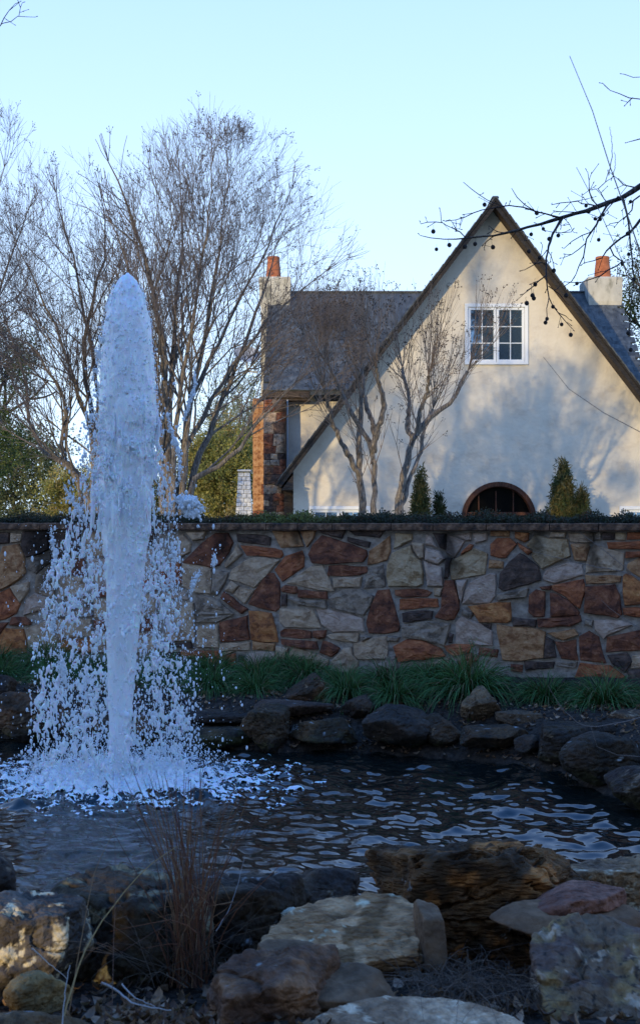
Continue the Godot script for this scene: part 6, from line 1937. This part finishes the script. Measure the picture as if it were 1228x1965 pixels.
func _stems() -> void:
	# dry reddish grass on the near bank
	var base := Vector3(-0.458, 0.226, -4.72)
	var o := thing("dry_grass", "clump of tall dry reddish grass stems on the near bank before the jet", "grass", base)
	for grp in 3:
		var b := MB.new()
		for k in 26:
			var a := rng.randf() * TAU
			var p0 := base + Vector3(cos(a), 0, sin(a)) * 0.07 * sqrt(rng.randf()) + Vector3(0.02, -0.02, 0)
			var h := rng.randf_range(0.3, 0.72) if k > 7 else rng.randf_range(0.55, 0.74)
			var lean := Vector3(rng.randfn() * 0.105 + 0.008, 0, rng.randfn() * 0.1)
			var p1 := p0 + lean * 0.4 + Vector3(0, h * 0.5, 0) + jit(0.01)
			var p2 := p0 + lean * 1.25 + Vector3(0, h, 0)
			var c: Color = [Color(0.16, 0.065, 0.035), Color(0.22, 0.12, 0.06), Color(0.10, 0.05, 0.035)][rng.randi() % 3]
			b.tube(bend(PackedVector3Array([p0, p1, p2]), 6, 0.002), taper(7, 0.0024, 0.0008), 4, c)
			# dry blades that hang off the stem
			if rng.randf() < 0.5:
				var q := p0.lerp(p1, rng.randf_range(0.3, 0.9))
				b.tube(bend(PackedVector3Array([q, q + Vector3(rng.randfn() * 0.04, 0.08, rng.randfn() * 0.04), q + Vector3(rng.randfn() * 0.1, rng.randf_range(-0.02, 0.1), rng.randfn() * 0.08)]), 5, 0.001), taper(6, 0.002, 0.0006), 3, c * 1.2)
		put("stems", b.mesh(base, true, true), M.dry, o)
		tag(o.get_child(-1), "", "", "", "stuff")
	var b2 := MB.new()
	for k in 70:
		var p := base + Vector3(rng.randfn() * 0.09, 0.0, rng.randfn() * 0.06)
		var c := Color(0.09, 0.065, 0.045) * rng.randf_range(0.6, 1.6)
		var d := Vector3(rng.randfn() * 0.13, rng.randf_range(0.05, 0.2), rng.randfn() * 0.1)
		b2.tube(bend(PackedVector3Array([p, p + d, p + d * 1.6 + Vector3(0, -rng.randf() * 0.16, 0)]), 5, 0.003), taper(6, 0.0018, 0.0006), 3, c)
	put("withered_blades", b2.mesh(base, true, true), M.dry, o)
	tag(o.get_child(-1), "", "", "", "stuff")
	# two bent straws that arch away from it to the left
	for s in [["long pale straw arching up to the right across the dry grass", [Vector3(-0.747, 0.285, -4.10), Vector3(-0.718, 0.428, -4.25), Vector3(-0.650, 0.544, -4.40), Vector3(-0.553, 0.642, -4.50), Vector3(-0.463, 0.690, -4.60)], 0.0032, Color(0.3, 0.2, 0.09)],
		["short straw leaning up to the right over the water", [Vector3(-0.744, 0.274, -4.15), Vector3(-0.715, 0.540, -4.30), Vector3(-0.696, 0.679, -4.45), Vector3(-0.651, 0.774, -4.60)], 0.002, Color(0.2, 0.12, 0.06)],
		["pale straight twig standing in the bottom left leaves", [Vector3(-0.729, 0.320, -4.00), Vector3(-0.729, 0.415, -4.05), Vector3(-0.726, 0.459, -4.10)], 0.0026, Color(0.3, 0.29, 0.28)],
		["grey broken twig lying against the lichen-blotched boulder", [Vector3(-0.859, 0.478, -4.20), Vector3(-0.803, 0.431, -4.20), Vector3(-0.753, 0.387, -4.20)], 0.0026, Color(0.4, 0.36, 0.32)],
		["thin white stem bending up by the very dark boulder", [Vector3(-0.346, 0.384, -4.70), Vector3(-0.303, 0.448, -4.75), Vector3(-0.277, 0.523, -4.80), Vector3(-0.259, 0.600, -4.85)], 0.0014, Color(0.3, 0.3, 0.32)],
		["very thin straw standing straight up in front of the jet", [Vector3(-0.621, 0.257, -4.20), Vector3(-0.624, 0.635, -4.30), Vector3(-0.644, 0.968, -4.40)], 0.0011, Color(0.16, 0.10, 0.08)],
		["fork of grey driftwood on the leaves at the bottom", [Vector3(-0.658, 0.359, -4.25), Vector3(-0.604, 0.330, -4.25), Vector3(-0.548, 0.311, -4.20), Vector3(-0.442, 0.294, -4.20)], 0.0045, Color(0.34, 0.32, 0.31)],
		["grey twig crossing the driftwood fork", [Vector3(-0.602, 0.339, -4.30), Vector3(-0.560, 0.318, -4.25), Vector3(-0.491, 0.296, -4.22)], 0.003, Color(0.34, 0.32, 0.31)]]:
		var b := MB.new()
		b.tube(bend(PackedVector3Array(s[1]), 12, 0.002), taper(13, s[2], s[2] * 0.4), 5, s[3])
		var w := put("straw" if s[2] < 0.0033 else "twig", b.mesh(s[1][0], true, true), M.dry)
		w.position = s[1][0]
		tag(w, s[0], "twig" if s[2] >= 0.0026 else "straw")
	# a bare shrub at the right edge whose whips cross the view
	var sb := Vector3(2.15, 0.25, -5.2)
	var so := thing("bare_shrub", "bare shrub at the right edge, its long thin whips slanting across the sky", "shrub", sb)
	for s in [
		[[sb, Vector3(1.75, 1.3, -5.2), Vector3(1.206, 2.674, -5.20), Vector3(1.140, 2.867, -5.20), Vector3(1.061, 3.098, -5.20), Vector3(0.990, 3.310, -5.20), Vector3(0.923, 3.472, -5.20)], 0.0085, 0.0012],
		[[Vector3(1.067, 3.029, -5.20), Vector3(1.080, 3.117, -5.20), Vector3(1.071, 3.210, -5.20)], 0.0022, 0.0008], [[Vector3(1.075, 3.010, -5.20), Vector3(1.090, 3.060, -5.20), Vector3(1.088, 3.117, -5.20)], 0.0018, 0.0008],
		[[sb + Vector3(0.05, 0, 0.02), Vector3(2.0, 1.2, -5.3), Vector3(1.312, 2.470, -5.40), Vector3(1.182, 2.690, -5.40), Vector3(1.112, 2.870, -5.40), Vector3(1.032, 3.010, -5.40), Vector3(0.984, 3.110, -5.40)], 0.005, 0.0012],
		[[sb + Vector3(-0.03, 0, 0.02), Vector3(1.8, 1.25, -5.3), Vector3(1.397, 1.994, -5.50), Vector3(1.251, 2.100, -5.50), Vector3(1.092, 2.182, -5.50), Vector3(0.970, 2.269, -5.50), Vector3(0.913, 2.331, -5.50), Vector3(0.872, 2.392, -5.50)], 0.005, 0.001],
		[[sb + Vector3(-0.05, 0, 0), Vector3(1.75, 1.0, -5.3), Vector3(1.397, 1.383, -5.50), Vector3(1.251, 1.516, -5.50), Vector3(1.133, 1.618, -5.50), Vector3(1.014, 1.705, -5.50)], 0.005, 0.001],
		[[Vector3(1.397, 1.383, -5.50), Vector3(1.228, 1.530, -5.40), Vector3(1.032, 1.580, -5.40), Vector3(0.892, 1.614, -5.40), Vector3(0.812, 1.634, -5.40)], 0.0022, 0.0007],
		[[Vector3(1.412, 1.250, -5.40), Vector3(1.228, 1.340, -5.40), Vector3(1.142, 1.390, -5.40), Vector3(1.076, 1.446, -5.40)], 0.0024, 0.0008],
		[[sb, Vector3(1.352, 0.810, -5.40), Vector3(1.228, 0.848, -5.40), Vector3(1.092, 0.860, -5.40), Vector3(1.044, 0.920, -5.40), Vector3(1.036, 0.964, -5.40)], 0.0024, 0.0008],
		[[Vector3(1.296, 0.996, -5.50), Vector3(1.153, 0.960, -5.50), Vector3(1.031, 0.951, -5.50), Vector3(0.949, 1.017, -5.50), Vector3(0.888, 1.108, -5.50)], 0.0022, 0.0008]]:
		var b := MB.new()
		b.tube(bend(PackedVector3Array(s[0]), 16, 0.002), taper(17, s[1], s[2]), 6)
		put("whip", b.mesh(sb), M.twig, so)

func _litter() -> void:
	rng.seed = 81
	# curled dead leaves on both banks
	var lm := []
	for k in 4:
		var b := MB.new()
		var n := 5
		var cur := rng.randf_range(0.3, 0.9)
		for j in n + 1:
			var t := float(j) / n
			var w := 0.24 * sin(PI * pow(t, 0.8)) + 0.01
			var z := cur * (t - 0.5) * (t - 0.5) * 1.6
			for s in [-1, 0, 1]:
				b.vert(Vector3(t - 0.5, z + (0.16 * cur if s != 0 else 0.0) + 0.03 * sin(j * 2.0 + s), s * w), Color.WHITE * (1.0 if s != 0 else 0.8))
		for j in n:
			for s in 2:
				b.quad(j * 3 + s, j * 3 + s + 1, j * 3 + s + 4, j * 3 + s + 3)
		lm.append(b.mesh(Vector3.ZERO, true, true))
	var at := [[], [], [], []]
	var tint := [[], [], [], []]
	for k in 5560:
		var p := Vector3.ZERO
		var s := 0.0
		var pale := 1.0
		if k >= 5200:
			pale = 1.6
			p = (Vector3(-0.484, 0.293, -4.30) + Vector3(rng.randfn() * 0.11, 0, rng.randfn() * 0.1)) if k < 5420 else (Vector3(0.450, 0.300, -4.40) + Vector3(rng.randfn() * 0.1, 0, rng.randfn() * 0.1))
			s = rng.randf_range(0.035, 0.075)
		elif k < 4000:
			pale = 1.35
			var u := rng.randf_range(-0.8, 6.6)
			var w := rng.randf_range(0.3, 2.1)
			p = WA + WD * u + Vector3(-0.3262, 0, 0.9453) * w
			s = rng.randf_range(0.025, 0.06)
			if pond_in(Vector2(p.x, p.z)) > 0.02:
				continue
		else:
			p = Vector3(rng.randf_range(-1.3, 1.3), 0, rng.randf_range(-5.2, -3.7))
			s = rng.randf_range(0.03, 0.065)
		p.y = land(Vector2(p.x, p.z)) + rng.randf_range(0.0, 0.02)
		var j := rng.randi() % 4
		at[j].append(Transform3D(Basis.from_euler(Vector3(rng.randfn() * 0.3, rng.randf() * TAU, rng.randfn() * 0.3)).scaled(Vector3.ONE * s), p))
		var v := rng.randf_range(0.5, 1.3)
		var c: Color = [Color(0.14, 0.075, 0.04), Color(0.23, 0.135, 0.075), Color(0.09, 0.048, 0.03), Color(0.28, 0.19, 0.13)][rng.randi() % 4]
		tint[j].append(c * v * pale)
	for j in 4:
		tag(scatter("fallen_leaves", lm[j], M.leaf, at[j], tint[j]), "brown fallen leaves strewn over both banks of the pond", "leaves", "fallen leaves on the banks", "stuff")
	# matted dead grass between the ledge rock and the mottled boulder
	var b := MB.new()
	for k in 260:
		var p: Vector3 = Vector3(0.477, 0.283, -4.50) + Vector3(rng.randfn() * 0.1, 0, rng.randfn() * 0.07)
		p.y = land(Vector2(p.x, p.z)) + 0.02
		var d := Vector3(rng.randfn() * 0.06, rng.randf_range(0.02, 0.09), rng.randfn() * 0.06)
		var c := Color(0.12, 0.09, 0.07) * rng.randf_range(0.4, 1.5)
		b.tube(bend(PackedVector3Array([p, p + d, p + d * Vector3(2.2, 1.0, 2.2), p + d * Vector3(3.0, 0.1, 3.0)]), 6, 0.002), taper(7, 0.0014, 0.0005), 3, c)
	tag(put("dead_grass", b.mesh(Vector3.ZERO, true, true), M.dry), "matted dead grass in the hollow between ledge rock and mottled boulder", "grass", "", "stuff")
